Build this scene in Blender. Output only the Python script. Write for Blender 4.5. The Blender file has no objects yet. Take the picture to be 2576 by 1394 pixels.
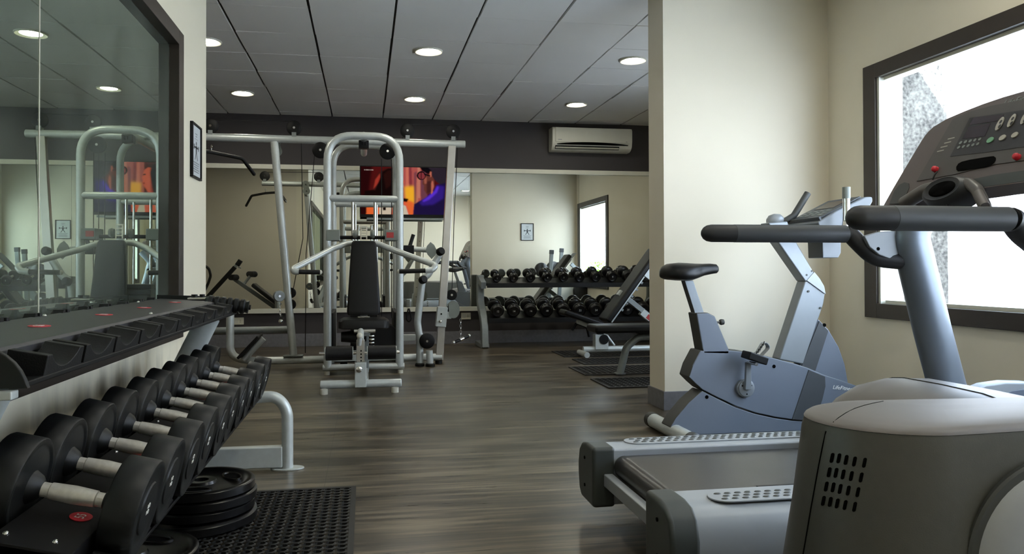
import bpy, math, random
from mathutils import Vector, Matrix
random.seed(7)
scene = bpy.context.scene
COL = scene.collection
PI = math.pi

# ------------------------------------------------------------------ camera model
F, YAW, PIT, ROL, PX, PY, H = 1902., .1654, .0107, -.0027, 1236., 655.8, .915
def rotm():
    c, s = math.cos, math.sin
    A = Matrix(((c(YAW), -s(YAW), 0), (s(YAW), c(YAW), 0), (0, 0, 1)))
    B = Matrix(((1, 0, 0), (0, 0, -1), (0, 1, 0)))
    Pm = Matrix(((1, 0, 0), (0, c(PIT), s(PIT)), (0, -s(PIT), c(PIT))))
    Rm = Matrix(((c(ROL), -s(ROL), 0), (s(ROL), c(ROL), 0), (0, 0, 1)))
    return Rm @ Pm @ B @ A
RM = rotm()
def ray(x, y):
    return RM.transposed() @ Vector(((x-PX)/F, (y-PY)/F, 1))
def at(x, y, X=None, Y=None, Z=None):
    """point of the photograph brought onto a plane of the room (metres)"""
    d = ray(x, y)
    t = X/d.x if X is not None else (Y/d.y if Y is not None else (Z-H)/d.z)
    return Vector((d.x*t, d.y*t, H+d.z*t))
def at_plane(x, y, p, n):
    d = ray(x, y); o = Vector((0, 0, H))
    return o + d*((p-o).dot(n)/d.dot(n))

cam = bpy.data.cameras.new('camera'); co = bpy.data.objects.new('camera', cam); COL.objects.link(co)
r0, r1, r2 = RM[0], -RM[1], -RM[2]
co.matrix_world = Matrix(((r0[0], r1[0], r2[0], 0), (r0[1], r1[1], r2[1], 0), (r0[2], r1[2], r2[2], H), (0, 0, 0, 1)))
cam.sensor_width = 36; cam.lens = F/2576*36
cam.shift_x = (1288-PX)/2576; cam.shift_y = -(697-PY)/2576
cam.clip_start = .02
scene.camera = co

# ------------------------------------------------------------------ materials
def lin(c):
    return tuple(((v/255)/12.92 if v/255 <= .04045 else ((v/255+.055)/1.055)**2.4) for v in c)
def nodes(name):
    m = bpy.data.materials.new(name); m.use_nodes = True
    nt = m.node_tree; return m, nt, nt.nodes['Principled BSDF']
def mat(name, rgb, rough=.5, metal=0, var=.06, scale=12, bump=0, bscale=200, spec=.5, coat=0):
    m, nt, b = nodes(name); N, L = nt.nodes, nt.links
    c = lin(rgb)
    tc = N.new('ShaderNodeTexCoord'); nz = N.new('ShaderNodeTexNoise'); nz.inputs['Scale'].default_value = scale
    nz.inputs['Detail'].default_value = 4
    L.new(tc.outputs['Object'], nz.inputs['Vector'])
    rp = N.new('ShaderNodeMapRange'); rp.inputs['To Min'].default_value = 1-var; rp.inputs['To Max'].default_value = 1+var
    rp.inputs['From Min'].default_value = .3; rp.inputs['From Max'].default_value = .7
    L.new(nz.outputs['Fac'], rp.inputs['Value'])
    mx = N.new('ShaderNodeVectorMath'); mx.operation = 'SCALE'; mx.inputs[0].default_value = c
    L.new(rp.outputs[0], mx.inputs['Scale']); L.new(mx.outputs[0], b.inputs['Base Color'])
    b.inputs['Roughness'].default_value = rough; b.inputs['Metallic'].default_value = metal
    b.inputs['Specular IOR Level'].default_value = spec
    if coat: b.inputs['Coat Weight'].default_value = coat; b.inputs['Coat Roughness'].default_value = .15
    if bump:
        n2 = N.new('ShaderNodeTexNoise'); n2.inputs['Scale'].default_value = bscale
        L.new(tc.outputs['Object'], n2.inputs['Vector'])
        bp = N.new('ShaderNodeBump'); bp.inputs['Strength'].default_value = bump; bp.inputs['Distance'].default_value = .002
        L.new(n2.outputs['Fac'], bp.inputs['Height']); L.new(bp.outputs[0], b.inputs['Normal'])
    return m
def emit(name, rgb, s):
    m = bpy.data.materials.new(name); m.use_nodes = True; nt = m.node_tree; nt.nodes.clear()
    e = nt.nodes.new('ShaderNodeEmission'); e.inputs[0].default_value = (*lin(rgb), 1); e.inputs[1].default_value = s
    o = nt.nodes.new('ShaderNodeOutputMaterial'); nt.links.new(e.outputs[0], o.inputs[0]); return m

M = {}
M['cream'] = mat('cream_paint', (226, 217, 196), .7, var=.02, scale=2, bump=.08, bscale=120)
M['band'] = mat('dark_taupe_paint', (60, 56, 56), .7, var=.04, scale=3)
M['skirt'] = mat('grey_skirting_tile', (112, 111, 114), .45, var=.12, scale=30)
M['white_trim'] = mat('pale_trim', (214, 212, 196), .5, var=.03)
M['ceil'] = mat('mineral_tile', (226, 224, 218), .85, var=.03, scale=1.3, bump=.3, bscale=350)
M['plenum'] = mat('dark_void', (40, 40, 38), .9)
M['frame_brown'] = mat('bronze_aluminium', (54, 46, 39), .45, metal=.3, var=.06)
M['steel'] = mat('silver_powder_coat', (196, 202, 200), .36, metal=.3, var=.04, scale=40)
M['steel_dk'] = mat('grey_powder_coat', (132, 138, 138), .42, metal=.3, var=.05, scale=40)
M['chrome'] = mat('chrome', (215, 215, 212), .18, metal=1, var=.02)
M['satin'] = mat('satin_handle_steel', (226, 224, 218), .36, metal=.5, var=.12, scale=60)
M['black'] = mat('black_plastic', (8, 8, 9), .5, var=.1, spec=.25)
M['rubber'] = mat('black_urethane', (17, 19, 20), .45, var=.12, scale=30, bump=.06, bscale=150, spec=.4)
M['vinyl'] = mat('black_vinyl', (9, 9, 9), .42, var=.1, scale=60, bump=.15, bscale=400, spec=.3)
M['foam'] = mat('black_foam', (9, 9, 10), .55, var=.1, bump=.3, bscale=300, spec=.35)
M['matrub'] = mat('black_mat_rubber', (15, 16, 15), .55, var=.15, scale=40)
M['iron'] = mat('black_enamel_iron', (9, 9, 10), .28, var=.1, scale=30)
M['red'] = mat('red_plastic', (196, 28, 44), .4)
M['white'] = mat('white_print', (232, 232, 228), .5)
M['offwhite'] = mat('white_plastic', (206, 204, 190), .4, var=.02)
M['bikeblue'] = mat('blue_grey_shell', (106, 114, 127), .42, var=.03, scale=6)
M['bikedark'] = mat('dark_slate_shell', (66, 70, 74), .45, var=.04)
M['bikeedge'] = mat('charcoal_shell', (62, 63, 60), .5, var=.05)
M['mast'] = mat('pale_grey_casting', (134, 140, 145), .4, metal=.3, var=.03)
M['tread_grey'] = mat('light_grey_shell', (158, 163, 168), .4, metal=.15, var=.03)
M['tread_dark'] = mat('dark_grey_shell', (58, 62, 59), .5, var=.05)
M['tread_brown'] = mat('warm_grey_shell', (112, 106, 101), .45, var=.04)
M['console'] = mat('warm_charcoal_console', (94, 84, 80), .42, var=.04)
M['console_in'] = mat('charcoal_console_panel', (78, 73, 68), .4, var=.05)
M['display'] = mat('dark_display_glass', (50, 38, 42), .12, var=.05)
M['grip'] = mat('dark_rubber_grip', (58, 61, 64), .55, var=.05)
M['griptip'] = mat('black_grip_end', (27, 27, 28), .5)
M['trainer'] = mat('graphite_shell', (72, 71, 65), .42, var=.04, scale=50, bump=.15, bscale=500)
M['trainer_top'] = mat('warm_silver_shell', (106, 100, 96), .48, metal=.1, var=.03)
M['disc'] = mat('pale_disc', (158, 160, 162), .45, var=.05)
M['hole'] = mat('dark_opening', (6, 6, 6), .9, spec=.05)  # near-black paints the shade inside holes and slots; bolts and seams share it
M['button'] = mat('cream_button', (170, 165, 152), .5)
M['greenbtn'] = mat('green_button', (120, 168, 132), .5)
M['paper'] = mat('poster_paper', (198, 203, 204), .6, var=.03)
M['ink'] = mat('poster_ink', (52, 56, 62), .6)
M['inkpale'] = mat('poster_small_print', (128, 132, 136), .6)
M['socket'] = mat('ivory_socket', (214, 210, 190), .4)
M['trailer'] = mat('lamp_trim', (215, 214, 200), .4)
M['lamp'] = emit('lamp_glow', (255, 251, 232), 95)
M['boxgrey'] = mat('grey_cover', (122, 128, 122), .45)
M['redlabel'] = mat('red_warning_label', (176, 52, 50), .5)
M['belt'] = mat('black_running_belt', (40, 38, 38), .3, var=.12, scale=14, bump=.1, bscale=300)
M['bikeshell'] = mat('mid_grey_console_shell', (112, 117, 122), .42, var=.03)
M['gusset'] = mat('grey_gusset', (122, 127, 132), .42, var=.03)
M['concrete_pale'] = None
M['orange'] = mat('orange_rubber', (214, 92, 44), .5)
M['leafgreen'] = mat('green_leaf', (120, 160, 40), .6, var=.3)

def floor_mat():
    m, nt, b = nodes('wood_look_tile'); N, L = nt.nodes, nt.links
    tc = N.new('ShaderNodeTexCoord')
    mp = N.new('ShaderNodeMapping'); mp.inputs['Scale'].default_value = (1.1, 22, 1)
    L.new(tc.outputs['Object'], mp.inputs['Vector'])
    n1 = N.new('ShaderNodeTexNoise'); n1.inputs['Scale'].default_value = 1.6; n1.inputs['Detail'].default_value = 7; n1.inputs['Roughness'].default_value = .65
    L.new(mp.outputs[0], n1.inputs['Vector'])
    mp2 = N.new('ShaderNodeMapping'); mp2.inputs['Scale'].default_value = (.6, 3.2, 1)
    L.new(tc.outputs['Object'], mp2.inputs['Vector'])
    n2 = N.new('ShaderNodeTexNoise'); n2.inputs['Scale'].default_value = 2; n2.inputs['Detail'].default_value = 3
    L.new(mp2.outputs[0], n2.inputs['Vector'])
    ad = N.new('ShaderNodeMath'); ad.operation = 'MULTIPLY_ADD'; ad.inputs[1].default_value = .6
    L.new(n1.outputs['Fac'], ad.inputs[0])
    sc = N.new('ShaderNodeMath'); sc.operation = 'MULTIPLY'; sc.inputs[1].default_value = .4
    L.new(n2.outputs['Fac'], sc.inputs[0]); L.new(sc.outputs[0], ad.inputs[2])
    cr = N.new('ShaderNodeValToRGB')
    cr.color_ramp.elements[0].position = .40; cr.color_ramp.elements[0].color = (*lin((38, 33, 25)), 1)
    cr.color_ramp.elements[1].position = .60; cr.color_ramp.elements[1].color = (*lin((120, 108, 89)), 1)
    e = cr.color_ramp.elements.new(.5); e.color = (*lin((74, 66, 53)), 1)
    L.new(ad.outputs[0], cr.inputs[0])
    mo = N.new('ShaderNodeMapping'); mo.inputs['Location'].default_value = (.17, .13, 0)
    L.new(tc.outputs['Object'], mo.inputs['Vector'])
    br = N.new('ShaderNodeTexBrick'); br.offset = 0; br.inputs['Scale'].default_value = 1
    br.inputs['Brick Width'].default_value = 1.2; br.inputs['Row Height'].default_value = .6
    br.inputs['Mortar Size'].default_value = .0022; br.inputs['Mortar Smooth'].default_value = .2
    br.inputs['Color1'].default_value = (1, 1, 1, 1); br.inputs['Color2'].default_value = (.93, .93, .93, 1); br.inputs['Mortar'].default_value = (.45, .45, .45, 1)
    L.new(mo.outputs[0], br.inputs['Vector'])
    mx = N.new('ShaderNodeMix'); mx.data_type = 'RGBA'; mx.blend_type = 'MULTIPLY'; mx.inputs[0].default_value = .8
    L.new(cr.outputs[0], mx.inputs[6]); L.new(br.outputs[0], mx.inputs[7]); L.new(mx.outputs[2], b.inputs['Base Color'])
    rr = N.new('ShaderNodeMapRange'); rr.inputs['To Min'].default_value = .2; rr.inputs['To Max'].default_value = .42
    L.new(n1.outputs['Fac'], rr.inputs[0]); L.new(rr.outputs[0], b.inputs['Roughness'])
    bp = N.new('ShaderNodeBump'); bp.inputs['Strength'].default_value = .12; bp.inputs['Distance'].default_value = .003
    L.new(n1.outputs['Fac'], bp.inputs['Height']); L.new(bp.outputs[0], b.inputs['Normal'])
    b.inputs['Specular IOR Level'].default_value = .5
    return m
M['floor'] = floor_mat()

def mirror_mat(name, tint, dust, dustcol, smear):
    m = bpy.data.materials.new(name); m.use_nodes = True; nt = m.node_tree; N, L = nt.nodes, nt.links; N.clear()
    g = N.new('ShaderNodeBsdfGlossy'); g.inputs['Color'].default_value = (*tint, 1); g.inputs['Roughness'].default_value = 0
    d = N.new('ShaderNodeBsdfDiffuse'); d.inputs['Color'].default_value = (*dustcol, 1)
    tc = N.new('ShaderNodeTexCoord')
    n = N.new('ShaderNodeTexNoise'); n.inputs['Scale'].default_value = 1.4; n.inputs['Detail'].default_value = 5
    L.new(tc.outputs['Object'], n.inputs['Vector'])
    mr = N.new('ShaderNodeMapRange'); mr.inputs['From Min'].default_value = .35; mr.inputs['From Max'].default_value = .65
    mr.inputs['To Min'].default_value = max(0, dust-smear); mr.inputs['To Max'].default_value = dust+smear
    L.new(n.outputs['Fac'], mr.inputs[0])
    mx = N.new('ShaderNodeMixShader'); L.new(mr.outputs[0], mx.inputs[0]); L.new(g.outputs[0], mx.inputs[1]); L.new(d.outputs[0], mx.inputs[2])
    o = N.new('ShaderNodeOutputMaterial'); L.new(mx.outputs[0], o.inputs[0]); return m
M['mirror_back'] = mirror_mat('silvered_mirror', (.86, .88, .82), .02, (.5, .5, .45), .015)
M['mirror_left'] = mirror_mat('smeared_tinted_mirror', (.50, .58, .49), .11, (.40, .45, .37), .08)

def glass_mat():
    m = bpy.data.materials.new('window_glass'); m.use_nodes = True; nt = m.node_tree; N, L = nt.nodes, nt.links; N.clear()
    t = N.new('ShaderNodeBsdfTransparent'); t.inputs[0].default_value = (.885, .935, 1, 1)
    g = N.new('ShaderNodeBsdfGlossy'); g.inputs['Roughness'].default_value = .02
    lw = N.new('ShaderNodeLayerWeight'); lw.inputs[0].default_value = .5
    pw = N.new('ShaderNodeMath'); pw.operation = 'POWER'; pw.inputs[1].default_value = 4; L.new(lw.outputs['Facing'], pw.inputs[0])
    fr = N.new('ShaderNodeMath'); fr.operation = 'MULTIPLY_ADD'; fr.inputs[1].default_value = .5; fr.inputs[2].default_value = .04; L.new(pw.outputs[0], fr.inputs[0])
    mx = N.new('ShaderNodeMixShader'); L.new(fr.outputs[0], mx.inputs[0]); L.new(t.outputs[0], mx.inputs[1]); L.new(g.outputs[0], mx.inputs[2])
    o = N.new('ShaderNodeOutputMaterial'); L.new(mx.outputs[0], o.inputs[0]); return m
M['glass'] = glass_mat()

def concrete(name, lo, hi, scale, speck):
    m, nt, b = nodes(name); N, L = nt.nodes, nt.links
    tc = N.new('ShaderNodeTexCoord')
    n = N.new('ShaderNodeTexNoise'); n.inputs['Scale'].default_value = scale; n.inputs['Detail'].default_value = 8; n.inputs['Roughness'].default_value = .7
    L.new(tc.outputs['Object'], n.inputs['Vector'])
    n3 = N.new('ShaderNodeTexNoise'); n3.inputs['Scale'].default_value = 42; n3.inputs['Detail'].default_value = 6
    L.new(tc.outputs['Object'], n3.inputs['Vector'])
    a = N.new('ShaderNodeMath'); a.operation = 'MULTIPLY_ADD'; a.inputs[1].default_value = speck
    L.new(n3.outputs['Fac'], a.inputs[0])
    s = N.new('ShaderNodeMath'); s.operation = 'MULTIPLY'; s.inputs[1].default_value = 1-speck
    L.new(n.outputs['Fac'], s.inputs[0]); L.new(s.outputs[0], a.inputs[2])
    cr = N.new('ShaderNodeValToRGB')
    cr.color_ramp.elements[0].position = .38; cr.color_ramp.elements[0].color = (*lin(lo), 1)
    cr.color_ramp.elements[1].position = .62; cr.color_ramp.elements[1].color = (*lin(hi), 1)
    L.new(a.outputs[0], cr.inputs[0]); L.new(cr.outputs[0], b.inputs['Base Color'])
    b.inputs['Roughness'].default_value = .9
    return m
M['concrete_pale'] = concrete('pale_render', (184, 184, 186), (204, 208, 214), 1.2, .2)
M['concrete_grey'] = concrete('weathered_concrete', (22, 20, 18), (122, 117, 108), 2.6, .5)

# ------------------------------------------------------------------ mesh helpers
ORG = {}
class G:
    def __init__(s): s.v = []; s.f = []; s.m = []; s.cur = 0
    def add(s, vs, fs):
        o = len(s.v); s.v += [Vector(v) for v in vs]
        for f in fs: s.f.append([o+i for i in f]); s.m.append(s.cur)
        return s
    def box(s, a, b):
        x0, y0, z0 = a; x1, y1, z1 = b
        return s.add([(x0, y0, z0), (x1, y0, z0), (x1, y1, z0), (x0, y1, z0), (x0, y0, z1), (x1, y0, z1), (x1, y1, z1), (x0, y1, z1)],
                     [(3, 2, 1, 0), (4, 5, 6, 7), (0, 1, 5, 4), (1, 2, 6, 5), (2, 3, 7, 6), (3, 0, 4, 7)])
    def prism(s, poly, vec):
        n = len(poly); vec = Vector(vec); p = [Vector(q) for q in poly]
        nrm = Vector((0, 0, 0))
        for i in range(n): nrm += p[i].cross(p[(i+1) % n])
        if nrm.dot(vec) > 0: p.reverse()
        return s.add(p+[q+vec for q in p], [tuple(range(n)), tuple(range(2*n-1, n-1, -1))]+[(i, i+n, (i+1) % n+n, (i+1) % n) for i in range(n)])
    def poly(s, pts): return s.add(pts, [tuple(range(len(pts)))])
    def loft(s, rings, caps=True, closed=True):
        n = len(rings[0]); o = len(s.v); vs = [q for r in rings for q in r]; fs = []
        for k in range(len(rings)-1):
            for i in range(n if closed else n-1):
                j = (i+1) % n; fs.append((k*n+i, k*n+j, (k+1)*n+j, (k+1)*n+i))
        if caps: fs += [tuple(range(n-1, -1, -1)), tuple((len(rings)-1)*n+i for i in range(n))]
        return s.add(vs, fs)
    def tube(s, pts, r, n=12, ry=None, up=None, sq=False, caps=True):
        pts = [Vector(p) for p in pts]; K = len(pts)
        rs = r if isinstance(r, (list, tuple)) else [r]*K
        T = []
        for i in range(K):
            a = (pts[i]-pts[i-1]).normalized() if i else None
            b = (pts[i+1]-pts[i]).normalized() if i < K-1 else None
            T.append(((a or b)+(b or a)).normalized())
        u = Vector(up) if up else (Vector((0, 0, 1)) if abs(T[0].z) < .9 else Vector((1, 0, 0)))
        u = (u-T[0]*u.dot(T[0])).normalized(); rings = []
        for i in range(K):
            u = (u-T[i]*u.dot(T[i])).normalized(); w = T[i].cross(u)
            k = 1.
            if 0 < i < K-1:
                c = (pts[i]-pts[i-1]).normalized().dot(T[i]); k = 1/max(c, .5)
            rr = rs[i]; r2 = (ry if ry else rr)
            if ry and isinstance(r, (list, tuple)): r2 = ry*rr/rs[0]
            if sq: cs = [(rr, r2), (-rr, r2), (-rr, -r2), (rr, -r2)]
            else: cs = [(rr*math.cos(2*PI*j/n), r2*math.sin(2*PI*j/n)) for j in range(n)]
            rings.append([pts[i]+u*a+w*b for a, b in cs])
        return s.loft(rings, caps)
    def lathe(s, prof, p0, axis, n=28, up=None):
        """prof: (distance along axis, radius)"""
        a = Vector(axis).normalized(); u = Vector(up) if up else (Vector((0, 0, 1)) if abs(a.z) < .9 else Vector((1, 0, 0)))
        u = (u-a*u.dot(a)).normalized(); w = a.cross(u); p0 = Vector(p0)
        return s.loft([[p0+a*d+u*(max(r, 1e-4)*math.cos(2*PI*j/n))+w*(max(r, 1e-4)*math.sin(2*PI*j/n)) for j in range(n)] for d, r in prof])
    def cyl(s, a, b, r, n=20): a = Vector(a); b = Vector(b); return s.lathe([(0, r), ((b-a).length, r)], a, b-a, n)
    def ball(s, c, r, n=12):
        return s.lathe([(-r*math.cos(PI*k/8), r*math.sin(PI*k/8)) for k in range(9)], c, (0, 0, 1), n)
    def obox(s, c, ax, ay, az):
        c = Vector(c); ax, ay, az = Vector(ax), Vector(ay), Vector(az)
        vs = [c+ax*i+ay*j+az*k for k in (-1, 1) for (i, j) in ((-1, -1), (1, -1), (1, 1), (-1, 1))]
        return s.add(vs, [(3, 2, 1, 0), (4, 5, 6, 7), (0, 1, 5, 4), (1, 2, 6, 5), (2, 3, 7, 6), (3, 0, 4, 7)])
    def build(s, name, mats, parent=None, bevel=0, angle=40, seg=2, subsurf=0, rot=None):
        if not isinstance(mats, (list, tuple)): mats = [mats]
        org = ORG.get(parent.name, Vector((0, 0, 0))) if parent else Vector((0, 0, 0))
        me = bpy.data.meshes.new(name)
        me.from_pydata([tuple(v-org) for v in s.v], [], s.f)
        for m in mats: me.materials.append(M[m] if isinstance(m, str) else m)
        me.polygons.foreach_set('material_index', s.m)
        me.polygons.foreach_set('use_smooth', [True]*len(s.f))
        me.validate(); me.update()
        me.set_sharp_from_angle(angle=math.radians(angle))
        o = bpy.data.objects.new(name, me); COL.objects.link(o)
        if parent: o.parent = parent; ORG[o.name] = org
        if subsurf:
            sm = o.modifiers.new('sub', 'SUBSURF'); sm.levels = subsurf; sm.render_levels = subsurf
        if bevel:
            b = o.modifiers.new('bevel', 'BEVEL'); b.width = bevel; b.segments = seg; b.limit_method = 'ANGLE'; b.angle_limit = math.radians(35); b.harden_normals = True
        return o
def tag(o, label, cat, group=None):
    o['label'] = label; o['category'] = cat
    if group: o['group'] = group
    return o
def thing(name, label, cat, loc=(0, 0, 0), group=None):
    e = bpy.data.objects.new(name, None); COL.objects.link(e); e.location = loc; e.empty_display_size = .1
    ORG[e.name] = Vector(loc); return tag(e, label, cat, group)
def struct(o): o['kind'] = 'structure'; return o
def fillet(pts, r, n=6):
    pts = [Vector(p) for p in pts]; out = [pts[0]]
    for i in range(1, len(pts)-1):
        a, b, c = pts[i-1], pts[i], pts[i+1]
        d1 = (a-b); d2 = (c-b); rr = r[i-1] if isinstance(r, (list, tuple)) else r
        ang = d1.angle(d2)
        if ang > PI-.02 or rr <= 0: out.append(b); continue
        t = min(rr/math.tan(ang/2), d1.length*.49, d2.length*.49)
        p, q = b+d1.normalized()*t, b+d2.normalized()*t
        for k in range(n+1):
            s = k/n; out.append(p*(1-s)**2+b*2*s*(1-s)+q*s*s)
    out.append(pts[-1]); return out
def pp(lst, **kw): return [at(x, y, **kw) for x, y in lst]
def text_mesh(name, body, m, parent, origin, right, up, size, shear=0, depth=.0006, center=True):
    cu = bpy.data.curves.new(name, 'FONT'); cu.body = body; cu.size = size; cu.shear = shear; cu.extrude = depth
    cu.align_x = 'CENTER' if center else 'LEFT'; cu.align_y = 'CENTER'; cu.resolution_u = 3
    tmp = bpy.data.objects.new(name, cu); COL.objects.link(tmp)
    dg = bpy.context.evaluated_depsgraph_get(); me = bpy.data.meshes.new_from_object(tmp.evaluated_get(dg))
    bpy.data.objects.remove(tmp); bpy.data.curves.remove(cu)
    r = Vector(right).normalized(); u = Vector(up).normalized(); n = r.cross(u)
    org = ORG.get(parent.name, Vector((0, 0, 0)))
    mw = Matrix(((r.x, u.x, n.x, 0), (r.y, u.y, n.y, 0), (r.z, u.z, n.z, 0), (0, 0, 0, 1)))
    mw.translation = Vector(origin)-org
    me.transform(mw); me.materials.clear(); me.materials.append(M[m])
    me.name = name
    o = bpy.data.objects.new(name, me); COL.objects.link(o); o.parent = parent; ORG[o.name] = org; return o
def children(o): return [c for c in bpy.data.objects if c.parent == o]
def copy_tree(o, kids, parent=None):
    c = o.copy(); COL.objects.link(c)
    if parent: c.parent = parent
    for ch in kids.get(o.name, []): copy_tree(ch, kids, c)
    return c
def tree(o):
    d = {}
    def rec(p):
        d[p.name] = [c for c in p.children]
        for c in p.children: rec(c)
    rec(o); return d
ORD = ['first', 'second', 'third', 'fourth', 'fifth', 'sixth', 'seventh', 'eighth', 'ninth', 'tenth', 'eleventh', 'twelfth']

# ------------------------------------------------------------------ ROOM
BW = 9.22; CH = 2.741; LW = -.975; LE = 4.92; RW = 3.076; RB = 3.862; PN, PF, PXL = 4.635, 4.894, 1.906
REAR = -.35; FL = -4.6
fl = G().prism([(FL-.2, REAR-.2, 0), (RW+.17, REAR-.2, 0), (RW+.17, PF, 0), (RB+.09, PF, 0), (RB+.09, BW+.2, 0), (FL-.2, BW+.2, 0)], (0, 0, -.1))
struct(fl.build('floor', 'floor'))
# tiled ceiling: separate lay-in tiles over a dark void, wide joints one way, fine joints the other
g = G(); gx0, gy0 = -.986, 5.418
for i in range(-7, 10):
    for j in range(-11, 8):
        x0 = gx0+.6*i; y0 = gy0+.6*j
        if x0 > RB or x0+.6 < FL or y0 > BW or y0+.6 < REAR: continue
        a, b, c, d = x0+.009+random.uniform(-.003, .003), y0+.003, x0+.591+random.uniform(-.003, .003), y0+.597
        c = min(c, (RB if y0 > PN-.2 else RW)+.05); d = min(d, BW+.05)
        if a > c: continue
        dz = [random.uniform(0, .006) for _ in range(4)]
        g.add([(a, b, CH+dz[0]), (c, b, CH+dz[1]), (c, d, CH+dz[2]), (a, d, CH+dz[3]), (a, b, CH+.03), (c, b, CH+.03), (c, d, CH+.03), (a, d, CH+.03)],
              [(3, 2, 1, 0), (4, 5, 6, 7), (0, 1, 5, 4), (1, 2, 6, 5), (2, 3, 7, 6), (3, 0, 4, 7)])
g.cur = 1; g.box((FL-.2, REAR-.2, CH+.022), (RW+.17, PF-.1, CH+.2)); g.box((FL-.2, PF-.1, CH+.022), (RB+.09, BW+.2, CH+.2))
struct(g.build('ceiling', ['ceil', 'plenum'], angle=20))

struct(G().box((FL-.2, BW, 0), (RB+.09, BW+.2, CH+.02)).build('wall_back', 'band'))
struct(G().box((FL-.2, LE-.001, 0), (FL, BW, CH+.02)).build('wall_far_left', 'cream'))
def left_wall_mat():
    m, nt, b = nodes('scuffed_cream_paint'); N, L = nt.nodes, nt.links
    tc = N.new('ShaderNodeTexCoord'); mp = N.new('ShaderNodeMapping'); mp.inputs['Scale'].default_value = (1, 5, 1.5)
    L.new(tc.outputs['Object'], mp.inputs[0])
    n = N.new('ShaderNodeTexNoise'); n.inputs['Scale'].default_value = 1.7; n.inputs['Detail'].default_value = 3
    L.new(mp.outputs[0], n.inputs['Vector'])
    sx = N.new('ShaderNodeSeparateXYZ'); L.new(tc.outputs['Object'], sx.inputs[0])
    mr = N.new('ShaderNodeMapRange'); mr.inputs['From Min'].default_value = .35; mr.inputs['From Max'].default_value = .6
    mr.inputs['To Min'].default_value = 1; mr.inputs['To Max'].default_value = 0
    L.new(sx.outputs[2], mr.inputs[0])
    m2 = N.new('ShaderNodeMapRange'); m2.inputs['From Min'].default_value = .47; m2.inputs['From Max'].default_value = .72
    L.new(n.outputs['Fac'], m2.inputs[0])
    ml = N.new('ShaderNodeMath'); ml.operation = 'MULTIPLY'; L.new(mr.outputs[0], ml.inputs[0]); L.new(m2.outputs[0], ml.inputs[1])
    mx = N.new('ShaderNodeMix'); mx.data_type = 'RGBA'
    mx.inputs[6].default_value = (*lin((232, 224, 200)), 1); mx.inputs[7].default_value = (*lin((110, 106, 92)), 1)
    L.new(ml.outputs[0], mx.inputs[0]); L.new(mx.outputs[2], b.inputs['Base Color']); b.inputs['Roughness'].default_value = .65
    return m
M['cream_left'] = left_wall_mat()
# left wall has a recess behind the mirror
MY0, MY1, MZ0, MZ1 = -.1, 4.25, .556, 2.17
g = G()
g.box((LW-.2, REAR-.2, 0), (LW, LE, MZ0)); g.box((LW-.2, REAR-.2, MZ1), (LW, LE, CH+.02))
g.box((LW-.2, MY1, MZ0), (LW, LE, MZ1)); g.box((LW-.2, REAR-.2, MZ0), (LW, MY0, MZ1)); g.box((LW-.2, MY0, MZ0), (LW-.06, MY1, MZ1))
struct(g.build('wall_left', 'cream_left'))
struct(G().box((FL-.2, LE-.15, 0), (LW-.2, LE, CH+.02)).build('wall_return', 'cream'))
struct(G().box((PXL, PN, 0), (RB+.09, PF, CH+.02)).build('wall_partition', 'cream'))
struct(G().box((LW-.2, REAR-.2, 0), (RW+.2, REAR, CH+.02)).build('wall_rear', 'cream'))
def wall_with_window(name, x0, x1, y0, y1, wy0, wy1, wz0, wz1):
    g = G(); g.box((x0, y0, 0), (x1, y1, wz0)); g.box((x0, y0, wz1), (x1, y1, CH+.02))
    g.box((x0, y0, wz0), (x1, wy0, wz1)); g.box((x0, wy1, wz0), (x1, y1, wz1)); return struct(g.build(name, 'cream'))
FW = .11
WZ0, WZ1 = .61, 2.158
wall_with_window('wall_right', RW, RW+.17, REAR-.2, PN, .1+FW, 4.25-FW, WZ0+FW-.03, WZ1-FW+.03)
wall_with_window('wall_right_back', RB, RB+.09, PF, BW, 5.0+FW, 6.75-FW, .58+FW-.03, 2.10-FW+.03)
def window(n, X, y0, y1, z0, z1, w, cat_mat='frame_brown'):
    f = G()
    a, b = X-.02, X+.04
    f.box((a, y0, z0), (b, y0+w, z1)); f.box((a, y1-w, z0), (b, y1, z1))
    f.box((a, y0+w, z0), (b, y1-w, z0+w*.8)); f.box((a, y0+w, z1-w*.8), (b, y1-w, z1))
    fo = struct(f.build('window_%d' % n, cat_mat, bevel=.003))
    # inner stop, paler
    s = G(); i0, i1, j0, j1 = y0+w, y1-w, z0+w*.8, z1-w*.8
    s.box((X-.004, i0+.0005, j0), (X+.075, i0+.02, j1)); s.box((X-.004, i1-.02, j0), (X+.075, i1-.0005, j1))
    s.box((X+.02, i0+.03, j0), (X+.075, i1-.03, j0+.02)); s.box((X+.02, i0+.03, j1-.02), (X+.075, i1-.03, j1))
    s.build('window_stop', 'white_trim', fo)
    G().poly([(X+.05, i0+.02, j0+.02), (X+.05, i1-.02, j0+.02), (X+.05, i1-.02, j1-.02), (X+.05, i0+.02, j1-.02)]).build('window_pane', 'glass', fo)
    return fo
window(1, RW, .1, 4.25, WZ0, WZ1, FW)  # near end, out of view, lengthened to let in more daylight
window(2, RB, 5.0, 6.75, .58, 2.10, FW)
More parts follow.
